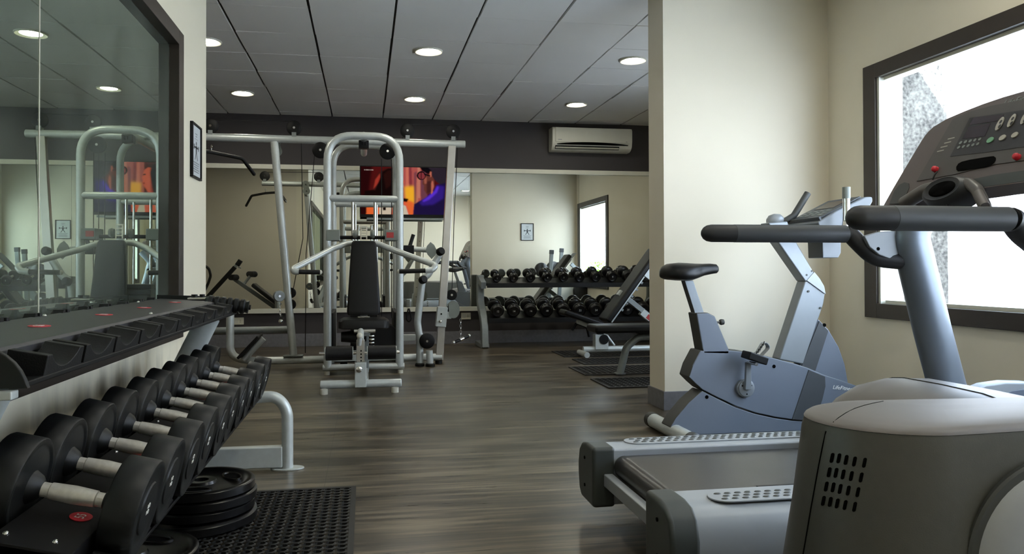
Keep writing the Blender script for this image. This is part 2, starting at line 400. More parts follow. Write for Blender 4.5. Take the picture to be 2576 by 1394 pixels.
# skirting
struct(G().box((FL, BW-.012, 0), (RB, BW, .15)).build('baseboard_back', 'skirt', bevel=.002))
g = G(); g.box((PXL-.012, PN-.012, 0), (RW, PN, .12)); g.box((PXL-.012, PN, 0), (PXL, PF+.012, .12)); g.box((PXL, PF, 0), (RB, PF+.012, .12))
struct(g.build('baseboard_partition', 'skirt', bevel=.002))
struct(G().box((RW-.012, REAR, 0), (RW, PN-.012, .12)).build('baseboard_right', 'skirt', bevel=.002))
struct(G().box((RB-.012, PF+.012, 0), (RB, BW-.012, .12)).build('baseboard_right_back', 'skirt', bevel=.002))
struct(G().box((LW, REAR, 0), (LW+.012, LE, .12)).build('baseboard_left', 'skirt', bevel=.002))
# trims framing the back mirror
struct(G().box((FL, BW-.03, 2.098), (RB, BW, 2.152)).build('trim_1', 'white_trim', bevel=.002))
struct(G().box((FL, BW-.05, .398), (RB, BW, .45)).build('trim_2', 'white_trim', bevel=.002))

# mirrors
e = thing('wall_mirror', 'long mirror of butted panes filling the back wall behind the gym machines', 'mirror', (0, BW, .45))
xs = [FL, -2.4, -.6, 1.262, 2.66, RB-.001]
for a, b in zip(xs[:-1], xs[1:]):
    G().box((a+.001, BW-.008, .45), (b-.001, BW-.0005, 2.098)).build('mirror_pane', 'mirror_back', e)
e = thing('framed_mirror', 'smeared tinted mirror in a dark bronze frame above the dumbbell rack on the left wall', 'mirror', (LW, 2, MZ0))
w = .1; f = G(); a, b = LW-.055, LW+.02
f.box((a, MY1-w, MZ0), (b, MY1, MZ1)); f.box((a, MY0, MZ0), (b, MY0+w, MZ1)); f.box((a, MY0+w, MZ0), (b, MY1-w, MZ0+w*.8)); f.box((a, MY0+w, MZ1-w*.8), (b, MY1-w, MZ1))
f.build('mirror_frame', 'frame_brown', e, bevel=.003)
for y0, y1 in ((MY0+w, 1.0), (1.003, 2.562), (2.566, MY1-w)):
    G().box((-1.02, y0, MZ0+w*.8), (-1.007, y1, MZ1-w*.8)).build('mirror_pane', 'mirror_left', e)
G().box((-1.012, 2.5615, MZ0+w*.8), (-1.0055, 2.5665, MZ1-w*.8)).build('joint_strip', 'white_trim', e)

# outside
struct(G().box((3.0, -8, -.3), (14, 16, -.12)).build('ground_outside', 'concrete_pale'))
struct(G().box((6.2, -8, -.12), (6.4, 13, 3.5)).build('wall_outside', 'concrete_pale'))
struct(G().box((RW+.171, PN-.02, -.12), (RB+.095, PN-.001, CH+.2)).build('wall_outside_weathered', 'concrete_grey'))

# ------------------------------------------------------------------ downlights
spots = [(-1.25, 6.318, 'round ceiling downlight half hidden by the left wall edge'),
         (.527, 6.318, 'round ceiling downlight nearest the camera in the middle of the ceiling'),
         (2.32, 6.318, 'round ceiling downlight beside the edge of the cream partition'),
         (-1.25, 8.118, 'round ceiling downlight above the left end of the multi gym beam'),
         (.527, 8.118, 'round ceiling downlight in the far row above the television'),
         (2.32, 8.118, 'round ceiling downlight in front of the air conditioner'),
         (.527, 2.718, 'round front room downlight between the rear end of the treadmill and the left rack'),
         (2.32, 2.718, 'round front room downlight above the treadmill console'),
         (.527, .918, 'round front room downlight nearest the near end of the left rack'),
         (2.32, .918, 'round front room downlight by the window beyond the cross trainer')]
root = None
for i, (x, y, lb) in enumerate(spots):
    if root is None:
        root = thing('downlight', lb, 'ceiling light', (x, y, CH), 'ceiling downlights')
        G().lathe([(.001, .118), (-.008, .118), (-.012, .112), (-.009, .098), (-.002, .086), (-.002, .079), (.001, .079)], (x, y, CH), (0, 0, 1), 36).build('trim_ring', 'trailer', root)
        G().lathe([(-.004, .001), (-.007, .04), (-.005, .07), (-.002, .08)], (x, y, CH), (0, 0, 1), 36).build('lamp', 'lamp', root)
        kt = tree(root)
    else:
        c = copy_tree(root, kt); c.location = (x, y, CH); c['label'] = lb

# ------------------------------------------------------------------ posters, sockets, AC, TV
def poster(name, label, c, right, w=.24, h=.315):
    c = Vector(c); r = Vector(right); n = r.cross(Vector((0, 0, 1))); u = Vector((0, 0, 1))
    e = thing(name, label, 'poster', c)
    f = G(); b = .012
    for (dx, dz, hw, hh) in ((0, h/2-b/2, w/2, b/2), (0, -h/2+b/2, w/2, b/2), (-w/2+b/2, 0, b/2, h/2-b), (w/2-b/2, 0, b/2, h/2-b)):
        f.obox(c+r*dx+u*dz+n*.009, r*hw, u*hh, n*.009)
    f.build('poster_frame', 'black', e, bevel=.002)
    G().obox(c+n*.005, r*(w/2-b), u*(h/2-b), n*.004).build('poster_sheet', 'paper', e)
    pt = lambda x, z: c+r*x+u*z+n*.0098
    g = G()
    def blk(x0, z0, x1, z1): g.poly([pt(x0, z0), pt(x1, z0), pt(x1, z1), pt(x0, z1)])
    g.poly([pt(.011*math.cos(t*PI/6), .047+.011*math.sin(t*PI/6)) for t in range(12)])
    blk(-.05, .018, .05, .028); blk(-.013, -.012, .013, .034)
    g.poly([pt(-.013, -.012), pt(-.04, -.05), pt(-.027, -.05), pt(0, -.012)]); g.poly([pt(0, -.012), pt(.027, -.05), pt(.04, -.05), pt(.013, -.012)])
    blk(-.062, .008, -.048, .038); blk(.048, .008, .062, .038)
    g.build('pictogram', 'ink', e)
    g = G()
    blk(-.028, .098, .028, .104); blk(-.02, .084, .02, .09); blk(-.04, .07, .04, .073)
    for k in range(5):
        z = -.066-k*.013; ww = .075-.008*(k % 3); blk(-ww, z-.003, ww, z+.003)
    g.build('small_print', 'inkpale', e)
    return e
poster('framed_poster', 'black framed exercise notice on the end of the left wall beside the mirror', (LW, 4.60, 1.598), (0, 1, 0))
poster('framed_notice', 'black framed exercise notice on the back of the partition, seen in the back mirror', (2.925, PF, 1.585), (-1, 0, 0))
def socket(x, z, lb):
    e = thing('wall_socket', lb, 'socket', (x, BW, z), 'white sockets on the back wall')
    G().box((x-.06, BW-.012, z-.042), (x+.06, BW, z+.042)).build('cover_plate', 'socket', e, bevel=.004)
    G().box((x-.042, BW-.014, z-.026), (x-.004, BW-.011, z+.026)).build('rocker', 'offwhite', e, bevel=.002)
    g = G(); g.cyl((x+.022, BW-.0135, z+.01), (x+.022, BW-.010, z+.01), .004, 8); g.cyl((x+.022, BW-.0135, z-.01), (x+.022, BW-.010, z-.01), .004, 8); g.build('pin_holes', 'hole', e)
socket(-1.462, .31, 'white wall socket low on the back wall left of the multi gym')
socket(1.22, .335, 'white wall socket low on the back wall beside the right dumbbell rack')
# air conditioner
y1 = BW; e = thing('air_conditioner', 'white split air conditioner high on the dark back wall', 'air conditioner', (2.8, BW, 2.4))
xa, xb = 2.27, 3.30
def acp(pts, x): return [(x, BW-d, z) for d, z in pts]
prof = [(0, 2.372), (.10, 2.372), (.15, 2.39), (.185, 2.43), (.2, 2.5), (.2, 2.63), (.185, 2.66), (0, 2.665)]
G().prism(acp(prof, xa), (xb-xa, 0, 0)).build('casing', 'offwhite', e, bevel=.012, seg=3)
G().box((xa+.04, BW-.208, 2.475), (xb-.03, BW-.198, 2.655)).build('front_panel', 'offwhite', e, bevel=.006)
N_ = 16; arc = []
for k in range(N_+1):
    t = k/N_; arc.append((xa+.06+t*(xb-xa-.12), BW-.2095, 2.452+.026*math.sin(PI*t)**.8))
g = G().prism(arc+[(xb-.06, BW-.2095, 2.444), (xa+.06, BW-.2095, 2.444)], (0, .01, 0)); g.build('air_inlet', 'hole', e)
G().obox((2.72, BW-.178, 2.413), (.41, 0, 0), (0, .012, -.017), (0, .003, .003)).build('air_outlet', 'hole', e)
g = G()
g.obox((2.72, BW-.186, 2.413), (.405, 0, 0), (0, .006, -.003), (0, .001, .0015)); g.obox((2.72, BW-.178, 2.403), (.405, 0, 0), (0, .008, -.003), (0, .001, .002))
g.build('louver', 'offwhite', e)
g = G(); g.box((xa+.07, BW-.2085, 2.5), (xa+.12, BW-.2078, 2.507)); g.box((xb-.09, BW-.2085, 2.487), (xb-.07, BW-.2078, 2.493)); g.build('maker_mark', 'inkpale', e)

# television
TY = 9.0
tl, br = at(905, 416, Y=TY), at(1123, 547, Y=TY)
x0, x1, z1, z0 = tl.x, br.x+.005, tl.z, br.z
e = thing('television', 'wall mounted flat television showing a film above the multi gym', 'television', ((x0+x1)/2, TY, z0))
G().box((x0, TY, z0), (x1, TY+.045, z1)).build('casing', 'black', e, bevel=.006)
G().box((x0, TY-.004, z0-.002), (x1, TY+.03, z0+.012)).build('lower_bezel', 'black', e)
SX0, SX1, SZ0, SZ1 = x0+.012, x1-.012, z0+.03, z1-.012
import numpy as np
cols = {'bg': (80, 18, 18), 'bg2': (40, 8, 10), 'hair': (20, 8, 8), 'hair2': (62, 24, 20), 'hair3': (40, 15, 13), 'face': (224, 96, 66), 'face2': (164, 54, 42), 'curt': (176, 84, 78), 'curt2': (136, 54, 60), 'curt3': (206, 112, 92),
        'yel': (246, 176, 44), 'ora': (232, 104, 50), 'col': (196, 120, 100), 'mauve': (112, 62, 74), 'mskin': (104, 54, 46), 'mskin2': (188, 104, 84), 'mskin3': (70, 34, 34), 'blk': (14, 11, 16), 'mhair': (44, 36, 46), 'pur': (52, 30, 128), 'pur2': (30, 20, 62), 'pur3': (92, 50, 212), 'wht': (214, 196, 186), 'strap': (206, 190, 168), 'dk': (26, 18, 30)}
NU, NV = 240, 136
UU, VV = np.meshgrid((np.arange(NU)+.0)/(NU-1)*895, (np.arange(NV)+.0)/(NV-1)*510)
IMG = np.zeros((NV, NU, 3))
def blur(a, n):
    for _ in range(n):
        p = np.pad(a, ((1, 1), (1, 1))+((0, 0),)*(a.ndim-2), 'edge')
        a = (p[:-2, 1:-1]+p[2:, 1:-1]+p[1:-1, :-2]+p[1:-1, 2:]+2*p[1:-1, 1:-1])/6
    return a
def sh(c, *p, soft=2, k=1.0):
    """lay one soft edged patch of the film picture"""
    global IMG
    ins = np.zeros(UU.shape, bool); n = len(p)
    for i in range(n):
        (xa, ya), (xb, yb) = p[i], p[(i+1) % n]
        if ya == yb: continue
        ins ^= ((ya > VV) != (yb > VV)) & (UU < (xb-xa)*(VV-ya)/(yb-ya)+xa)
    m = blur(ins.astype(float), soft)[..., None]*k
    IMG = IMG*(1-m)+np.array(lin(cols[c]))*m
def ring(c, cx, cy, r, n=18, ex=1., **kw):
    sh(c, *[(cx+r*ex*math.cos(2*PI*k/n), cy+r*math.sin(2*PI*k/n)) for k in range(n)], **kw)
sh('bg', (-9, -9), (905, -9), (905, 520), (-9, 520)); sh('bg2', (-9, -9), (120, -9), (80, 300), (100, 520), (-9, 520), soft=30); sh('bg2', (-9, 300), (300, 330), (200, 520), (-9, 520), soft=20)
sh('curt', (430, -9), (640, -9), (640, 520), (430, 520), soft=4); sh('curt2', (500, -9), (530, -9), (540, 260), (505, 260), soft=5); sh('curt3', (470, -9), (498, -9), (505, 330), (470, 330), soft=4); sh('col', (592, -9), (622, -9), (622, 330), (592, 330), soft=4)
sh('yel', (455, 210), (560, 200), (580, 350), (565, 430), (470, 430), soft=34); sh('yel', (480, 260), (550, 250), (560, 360), (500, 400), soft=14)
sh('ora', (430, 330), (560, 380), (560, 520), (430, 520), soft=22)
sh('mauve', (556, 60), (585, 40), (580, 400), (556, 420), soft=5, k=.8); sh('mauve', (626, 40), (690, 40), (700, 390), (630, 390), soft=6); sh('col', (585, 120), (604, 110), (602, 380), (580, 400), soft=3, k=.7)
sh('hair2', (150, 130), (190, 60), (250, 20), (330, 8), (400, 20), (420, 120), (400, 320), (330, 350), (60, 330), (120, 250), soft=10)
sh('face', (330, 70), (390, 50), (430, 80), (440, 130), (454, 165), (440, 182), (446, 220), (425, 255), (390, 310), (330, 320), soft=3)
sh('face2', (330, 70), (372, 60), (368, 300), (330, 320), soft=8); sh('hair', (415, 118), (438, 122), (440, 134), (412, 130), soft=1); sh('face2', (425, 205), (444, 210), (440, 226), (420, 222), soft=1)
sh('face2', (150, 140), (200, 70), (205, 150), (130, 240), soft=6)
sh('hair', (200, 120), (225, 50), (290, 15), (350, 20), (372, 110), (352, 260), (335, 330), (180, 350), (40, 310), (60, 262), (150, 250), soft=7); sh('hair3', (235, 80), (290, 30), (330, 50), (310, 200), (260, 240), soft=10); sh('hair', (40, 262), (120, 250), (220, 300), (210, 380), (30, 370), soft=4)
sh('ora', (60, 430), (100, 415), (210, 420), (205, 520), (55, 520), soft=5); sh('face', (280, 330), (420, 330), (480, 400), (520, 520), (270, 520), soft=6); sh('face2', (330, 330), (420, 330), (440, 400), (340, 400), soft=8)
sh('strap', (190, 440), (240, 400), (330, 420), (310, 520), (190, 520), soft=3); sh('hair', (225, 440), (262, 425), (262, 465), (235, 470)); sh('strap', (430, 400), (470, 420), (500, 520), (420, 520), soft=3); sh('hair', (430, 330), (500, 342), (480, 376), (440, 370), soft=4)
sh('mskin', (655, 110), (700, 70), (770, 100), (775, 200), (740, 275), (690, 285), (660, 240), (664, 195), (645, 178), soft=3); sh('mskin3', (690, 150), (735, 140), (735, 270), (690, 284), soft=8)
sh('mskin2', (660, 120), (690, 100), (692, 170), (668, 180), soft=5, k=.6); sh('mskin2', (742, 150), (758, 140), (768, 200), (752, 262), (738, 270), soft=4)
sh('mhair', (690, -9), (905, -9), (905, 180), (830, 178), (782, 140), (760, 110), (735, 66), (700, 50), soft=4); sh('blk', (612, -9), (700, -9), (740, 30), (730, 66), (690, 62), (660, 44), (640, 30), soft=4); sh('mskin2', (728, 40), (742, 45), (744, 95), (728, 104), (720, 70), soft=3)
ring('blk', 634, 88, 48, soft=1); ring('curt2', 637, 90, 36, soft=1); sh('blk', (664, 64), (730, 84), (728, 96), (664, 80), soft=1); sh('blk', (628, 50), (640, 50), (640, 128), (628, 128), soft=1, k=.7)
sh('pur2', (556, 400), (600, 370), (680, 330), (760, 260), (800, 185), (905, 160), (905, 520), (545, 520), soft=4); sh('pur', (610, 380), (690, 322), (770, 252), (800, 190), (880, 200), (870, 330), (760, 400), (640, 410), soft=18)
sh('pur3', (640, 362), (698, 320), (775, 252), (800, 200), (822, 206), (800, 270), (720, 345), (660, 372), soft=10)
sh('mskin2', (735, 270), (750, 240), (758, 262), (742, 292), soft=2)
for k in range(7): sh('wht', (35+14*k, 32), (44+14*k, 32), (44+14*k, 41), (35+14*k, 41), soft=1)
gs = G()
for j in range(NV):
    for i in range(NU): gs.v.append(Vector((SX0+(SX1-SX0)*i/(NU-1), TY-.0015, SZ1-(SZ1-SZ0)*j/(NV-1))))
for j in range(NV-1):
    for i in range(NU-1):
        q = j*NU+i; gs.f.append((q, q+NU, q+NU+1, q+1)); gs.m.append(0)
mt = bpy.data.materials.new('film_picture'); mt.use_nodes = True; nt = mt.node_tree; nt.nodes.clear()
at_ = nt.nodes.new('ShaderNodeVertexColor'); at_.layer_name = 'picture'; em_ = nt.nodes.new('ShaderNodeEmission'); em_.inputs[1].default_value = .62
ou_ = nt.nodes.new('ShaderNodeOutputMaterial'); nt.links.new(at_.outputs[0], em_.inputs[0]); nt.links.new(em_.outputs[0], ou_.inputs[0])
so = gs.build('screen', [mt], e, angle=5)
ca = so.data.color_attributes.new('picture', 'FLOAT_COLOR', 'POINT')
ca.data.foreach_set('color', np.concatenate([IMG.reshape(-1, 3), np.ones((NU*NV, 1))], 1).astype(np.float32).ravel())
g = G(); g.box(((x0+x1)/2-.12, TY+.045, (z0+z1)/2-.12), ((x0+x1)/2+.12, BW-.0085, (z0+z1)/2+.12)); g.build('wall_bracket', 'black', e)
g = G().box((x0+.08, TY+.05, z0-.03), (x1-.02, TY+.08, z0-.006)); g.build('soundbar_rail', 'steel', e)

# ------------------------------------------------------------------ LEFT DUMBBELL RACK
PITCH, YS0 = .2035, 1.63
T14 = math.radians(14)
RK = thing('dumbbell_rack', 'two tier silver and black dumbbell rack along the left wall under the framed mirror', 'dumbbell rack', (-.65, 2.55, 0))
Ya, Yb = 1.45, 3.68
HX, HZ = -.575, .466                       # handle centre line of the lower tier
ax = Vector((math.cos(T14), 0, -math.sin(T14))); nz = Vector((math.sin(T14), 0, math.cos(T14)))
hc = Vector((HX, 0, HZ))
def low(a, n, y): p = hc+ax*a+nz*n; return Vector((p.x, y, p.z))
# lower tray: a raised plate between the heads, folded down at both edges
g = G(); g.prism([low(-.072, -.040, Ya), low(.072, -.040, Ya), low(.074, -.044, Ya), low(.074, -.10, Ya), low(.070, -.10, Ya), low(.069, -.046, Ya), low(-.069, -.046, Ya), low(-.070, -.10, Ya), low(-.074, -.10, Ya), low(-.074, -.044, Ya)], (0, Yb-Ya, 0))
lowtray = g.build('lower_tray', 'black', RK, bevel=.0015)
g = G(); g.prism([low(-.145, -.10, Ya), low(.135, -.10, Ya), low(.135, -.112, Ya), low(.06, -.112, Ya), low(.04, -.15, Ya), low(-.04, -.15, Ya), low(-.06, -.112, Ya), low(-.145, -.112, Ya)], (0, Yb-Ya, 0)); g.build('lower_beam', 'black', RK, bevel=.003)
def saddle(fr, y, w0, w1, hh, R, half=.078):
    """fr(a, n, y): frame of the tier; scooped rubber cradle between a=w0..w1"""
    P = [(-.094, 0), (-.094, hh), (-half-.004, hh)]
    for k in range(9):
        t = -1+k/4; yy = t*half; P.append((yy, hh-.006-math.sqrt(max(R*R-yy*yy, 0))+math.sqrt(R*R-half**2)))
    P += [(half+.004, hh), (.094, hh), (.094, 0)]
    g = G(); pts = [fr(w0, n, y+yy) for yy, n in P]
    return g.prism(pts, fr(w1, 0, y)-fr(w0, 0, y))
for i in range(10):
    y = YS0+PITCH*i
    for a0, a1 in ((-.14, -.085), (.085, .13)):
        saddle(lambda a, n, yy: low(a, n-.1, yy), y, a0, a1, .034, .112).build('saddle', 'foam', RK, bevel=.002)
# upper tray
ut = lambda a, n, y: Vector((-.80+a*math.cos(T14*.2), y, .776-a*math.sin(T14*.2)+n))
g = G(); g.prism([ut(-.13, 0, Ya), ut(.125, 0, Ya), ut(.131, -.006, Ya), ut(.131, -.020, Ya), ut(.126, -.020, Ya), ut(.124, -.006, Ya), ut(-.13, -.004, Ya)], (0, Yb-Ya, 0))
M['tray'] = mat('fine_grain_black_tray', (54, 54, 57), .42, metal=.1, var=.14, scale=260)
uptray = g.build('upper_tray', 'tray', RK, bevel=.0015)
g = G(); g.box((-.93, Ya, .706), (-.592, Yb, .717)); g.box((-.85, Ya, .712), (-.70, Yb, .765)); g.build('upper_beam', 'black', RK, bevel=.003)
T20 = math.radians(11)
up = lambda a, n, y: Vector((-.62+a*math.cos(T20)+n*math.sin(T20), y, .716-a*math.sin(T20)+n*math.cos(T20)))
upb = lambda a, n, y: Vector((-.938+a, y, .742+n))
for i in range(10):
    y = YS0+PITCH*i
    saddle(up, y, -.045, .026, .044, .105, .066).build('saddle', 'foam', RK, bevel=.002)
    saddle(upb, y, -.012, .02, .05, .11).build('saddle', 'foam', RK, bevel=.002)
# end caps
for y in (Ya-.012, Yb):
    prof = [(-.945, .708), (-.582, .708)]
    for k in range(9):
        t = k/8; prof.append((-.582-.10*t**2-.02*t, .708+.082*math.sin(t*PI/2)))
    prof += [(-.945, .80)]
    G().prism([(x, y, z) for x, z in prof], (0, .012, 0)).build('end_cap', 'rubber', RK, bevel=.003)
# end frames
for yf in (1.53, 3.58):
    g = G()
    g.tube(fillet([low(.02, -.14, yf), (-.40, yf, .335), (-.352, yf, .27), (-.352, yf, .008)], [.12, .12], 7), .026, 16)
    g.build('front_leg', 'steel', RK)
    ft = G(); ft.loft([[(-.352+.075*math.cos(2*PI*k/24), yf+.042*math.sin(2*PI*k/24), z) for k in range(24)] for z in (0, .008)])
    ft.build('foot_plate', 'steel', RK, bevel=.002)
    G().box((-.90, yf-.025, .012), (-.372, yf+.025, .108)).build('floor_beam', 'steel', RK, bevel=.006)
    g = G(); g.tube(fillet([(-.885, yf+.03, .09), (-.865, yf+.03, .36), (-.70, yf+.03, .702)], .2, 8), .05, 16, ry=.022, up=(1, 0, 0))
    g.build('rear_post', 'steel', RK)
    g = G(); g.tube([(-.87, yf+.03, .22), (-.62, yf+.03, .325)], .03, 4, ry=.02, sq=True); g.build('tray_strut', 'steel', RK, bevel=.004)
g = G(); g.box((-.80, Yb-.05, .778), (-.72, Yb+.02, .786)); g.build('top_bracket', 'white_trim', RK, bevel=.002)
g = G(); g.cyl((-.775, Yb-.02, .786), (-.775, Yb-.02, .80), .014, 12); g.cyl((-.745, Yb, .786), (-.745, Yb, .80), .012, 12); g.build('bracket_knobs', 'black', RK)
G().box((-.945, Ya-.03, .69), (-.60, Ya+.0, .706)).build('end_bracket', 'steel', RK, bevel=.003)
# weight labels on both trays
nums = [55, 50, 45, 40, 35]
def oval(parent, c, r, u, a, b, body, sz):
    c = Vector(c); r = Vector(r).normalized(); u = Vector(u).normalized(); n = r.cross(u)
    g = G(); g.loft([[c+r*a*math.cos(2*PI*k/28)+u*b*math.sin(2*PI*k/28)+n*h for k in range(28)] for h in (0, .0012)])
    o = g.build('weight_label', 'red', parent)
    text_mesh('weight_number', body, 'white', parent, c+n*.0016, r, u, sz, depth=.0003)
for i in range(5):
    y = YS0+PITCH*(2*i+.0)
    oval(lowtray, low(.025, -.0398, y), (0, 1, 0), -ax, .025, .021, str(nums[i]), .026)
for i, y in enumerate((1.70, 2.03, 2.50, 2.93, 3.38)):
    oval(uptray, ut(.005, .0002, y), (0, 1, 0), (-1, 0, .05), .034, .024, str(30-5*i), .03)
g = G()
for y in (1.49, 2.1, 2.5, 2.62, 3.1): 
    g.ball(low(-.055, -.040, y), .006, 8); g.ball(low(.03, -.040, y), .006, 8)
g.build('rivets', 'chrome', lowtray)
g = G()
for y, a in ((2.38, -.118), (2.62, .11), (1.52, .11), (3.3, -.118)): g.ball(ut(a, 0, y), .006, 8)
g.build('rivets', 'chrome', uptray)

# ------------------------------------------------------------------ LEFT DUMBBELLS
def head_prof(s, r, t, g0):
    """profile along +-x from the inner to the outer face"""
    P = [(g0, .024), (g0+.001, .03), (g0+.004, r*.80), (g0+.004, r*.86), (g0+.001, r*.9), (g0+.0015, r*.975), (g0+.005, r), (g0+t-.006, r), (g0+t-.0015, r*.975), (g0+t, r*.9), (g0+t-.004, r*.84), (g0+t-.004, r*.55), (g0+t-.001, r*.53), (g0+t-.001, .001)]
    return P
def make_db(name, label, group, r, t, g0, num, rh=.0165):
    e = thing(name, label, 'dumbbell', (0, 0, 0), group)
    for s in (-1, 1):
        h = G().lathe(head_prof(s, r, t, g0), (0, 0, 0), (s, 0, 0), 40).build('weight_head', 'rubber', e, angle=50)
        if s > 0:
            text_mesh('number_mark', num, 'white', h, (g0+t-.0005, 0, 0), (0, 0, 1), (0, -1, 0), r*.27, depth=.0006)
    G().lathe([(-g0-.002, .03), (-g0+.012, .024), (-g0+.018, .0145), (-g0+.034, .0145), (-g0+.036, rh), (0, rh*1.12), (g0-.036, rh), (g0-.034, .0145), (g0-.018, .0145), (g0-.012, .024), (g0+.002, .03)], (0, 0, 0), (1, 0, 0), 12).build('handle', 'satin', e, angle=30)
    for s in (-1, 1):
        G().lathe([(g0-.020, .0165), (g0-.012, .026), (g0+.003, .034)], (0, 0, 0), (s, 0, 0), 20).build('collar', 'rubber', e)
    return e
base_lab = 'black round urethane dumbbell with steel handle, %s from the near end of the left rack'
for p in range(5):
    src = None
    for q in range(2):
        i = 2*p+q
        lb = ('black round urethane dumbbell nearest the camera on the left rack, above the red 55 label' if i == 0 else
              'black round urethane dumbbell at the far end of the left rack beside its bent leg' if i == 9 else base_lab % ORD[i])
        if src is None:
            src = make_db('dumbbell', lb, 'dumbbells on the lower tier of the left rack', .0966-.0006*i, .066, .079, str(nums[p])); kt = tree(src); o = src
        else:
            o = copy_tree(src, kt); o['label'] = lb
        o.location = (HX+random.uniform(-.004, .004), YS0+PITCH*i, HZ-.001*i*0); o.rotation_euler = (0, T14, 0)
# the ribbed hand weight at the far end of the upper tray
e = thing('hand_weight', 'small black ribbed hand weight on the far end of the left rack upper tray', 'weight', (-.6, 3.52, .74))
c0 = Vector((-.715, 3.592, .768)); d0 = Vector((1, .05, -.14)).normalized()
pr = [(0, .02)]
for k in range(6): pr += [(.01+.028*k, .026), (.016+.028*k, .034), (.030+.028*k, .034), (.036+.028*k, .026)]
pr += [(.19, .03), (.192, .012)]
G().lathe(pr, c0, d0, 20).build('ribbed_body', 'rubber', e)
G().lathe([(.19, .012), (.2, .012), (.2, .001)], c0, d0, 16).build('end_plug', 'iron', e)

# ------------------------------------------------------------------ PLATES AND MATS
def plate(name, label, c, r, h, group, holes=True, rot=0):
    e = thing(name, label, 'weight plate', c, group)
    g = G(); n = 60; rr = [(.026, h*.5), (.026, h), (.05, h), (.055, h*.72), (r*.80, h*.72), (r*.84, h*.9), (r*.9, h), (r*.97, h), (r, h*.85), (r, h*.15), (r*.97, 0), (.026, 0)]
    g.loft([[Vector(c)+Vector((q*math.cos(2*PI*k/n), q*math.sin(2*PI*k/n), z)) for k in range(n)] for q, z in rr], caps=False)
    fs = [f for f in g.f]; g.build('plate_body', 'iron', e, angle=45)
    if holes:
        for j in range(3):
            a = rot+j*2*PI/3; cc = Vector(c)+Vector((r*.6*math.cos(a), r*.6*math.sin(a), h*.72))
            t = Vector((-math.sin(a), math.cos(a), 0)); d = Vector((math.cos(a), math.sin(a), 0))
            ring = lambda s, z: [cc+t*(r*.30*s*math.cos(2*PI*k/24))+d*(r*.15*s*math.sin(2*PI*k/24))+Vector((0, 0, z)) for k in range(24)]
            G().loft([ring(1.12, 0), ring(1.1, .006), ring(.95, .006), ring(.9, .001)], caps=False).build('grip_rim', 'iron', e)
            G().poly(ring(.93, .0015)).build('grip_opening', 'hole', e)
    return e
MT = .014
SC = (-.585, 2.875)
plate('weight_plate', 'widest black plate at the bottom of the plate stack on the rubber mat', (SC[0]-.02, SC[1]-.01, MT), .215, .036, 'plates stacked by the left rack', False)
plate('weight_plate', 'black plate second from the bottom of the stack on the rubber mat', (SC[0], SC[1], MT+.037), .185, .034, 'plates stacked by the left rack', False)
plate('weight_plate', 'black plate just under the top one of the stack on the rubber mat', (SC[0]+.006, SC[1]+.004, MT+.072), .187, .034, 'plates stacked by the left rack', False)
plate('weight_plate', 'top black plate of the stack, its three grip holes showing, on the rubber mat', (SC[0], SC[1]+.005, MT+.107), .185, .034, 'plates stacked by the left rack', True, .5)
plate('weight_plate', 'lower black plate of the nearest pile, under the first dumbbells on the mat', (-.70, 2.40, MT), .19, .03, 'plates piled under the near dumbbells', False)
plate('weight_plate', 'upper black plate of the nearest pile, at the bottom edge by the mat', (-.695, 2.41, MT+.031), .195, .032, 'plates piled under the near dumbbells', True, 1.2)

def ring_mat(name, label, x0, x1, y0, y1, pitch, h, group=None, n=8, rx=.36, rim=.02):
    g = G(); nx = max(1, round((x1-x0-2*rim)/pitch)); ny = max(1, round((y1-y0-2*rim)/pitch))
    px, py = (x1-x0-2*rim)/nx, (y1-y0-2*rim)/ny
    for a, b, c, d in ((x0, y0, x1, y0+rim), (x0, y1-rim, x1, y1), (x0, y0+rim, x0+rim, y1-rim), (x1-rim, y0+rim, x1, y1-rim)):
        g.box((a, b, 0), (c, d, h*.85))
    for i in range(nx):
        for j in range(ny):
            cx, cy = x0+rim+(i+.5)*px, y0+rim+(j+.5)*py
            sq, ci = [], []
            for k in range(n):
                a = 2*PI*(k+.5)/n; c, s = math.cos(a), math.sin(a); m = max(abs(c), abs(s))
                sq.append((cx+c/m*px/2, cy+s/m*py/2)); ci.append((cx+c*px*rx, cy+s*py*rx))
            o = len(g.v)
            g.v += [Vector((x, y, h*.8)) for x, y in sq]+[Vector((x, y, h)) for x, y in ci]+[Vector((x, y, .0015)) for x, y in ci]
            for k in range(n):
                k2 = (k+1) % n
                g.f += [(o+k, o+k2, o+n+k2, o+n+k), (o+n+k, o+n+k2, o+2*n+k2, o+2*n+k)]; g.m += [0, 0]
            g.f.append(tuple(o+2*n+k for k in range(n))); g.m.append(0)
    return tag(g.build(name, 'matrub', angle=30), label, 'mat', group)
ring_mat('rubber_mat', 'large black rubber mat with ring holes on the floor beside the left rack', -.97, -.038, 1.75, 3.21, .0365, MT)
ring_mat('rubber_mat', 'nearest of the four dark ribbed mats, in front of the flat bench', 1.825, 2.6, 5.53, 6.01, .05, .012, 'mats under the benches', 6, .42)
ring_mat('rubber_mat', 'dark ribbed mat under the near leg of the flat bench', 1.848, 3.1, 6.24, 6.77, .05, .012, 'mats under the benches', 6, .42)
ring_mat('rubber_mat', 'dark ribbed mat just behind the flat bench', 2.045, 3.1, 6.93, 7.36, .05, .012, 'mats under the benches', 6, .42)
ring_mat('rubber_mat', 'farthest dark ribbed mat, under the adjustable bench frame near the right rack', 2.02, 3.1, 7.56, 8.1, .05, .012, 'mats under the benches', 6, .42)

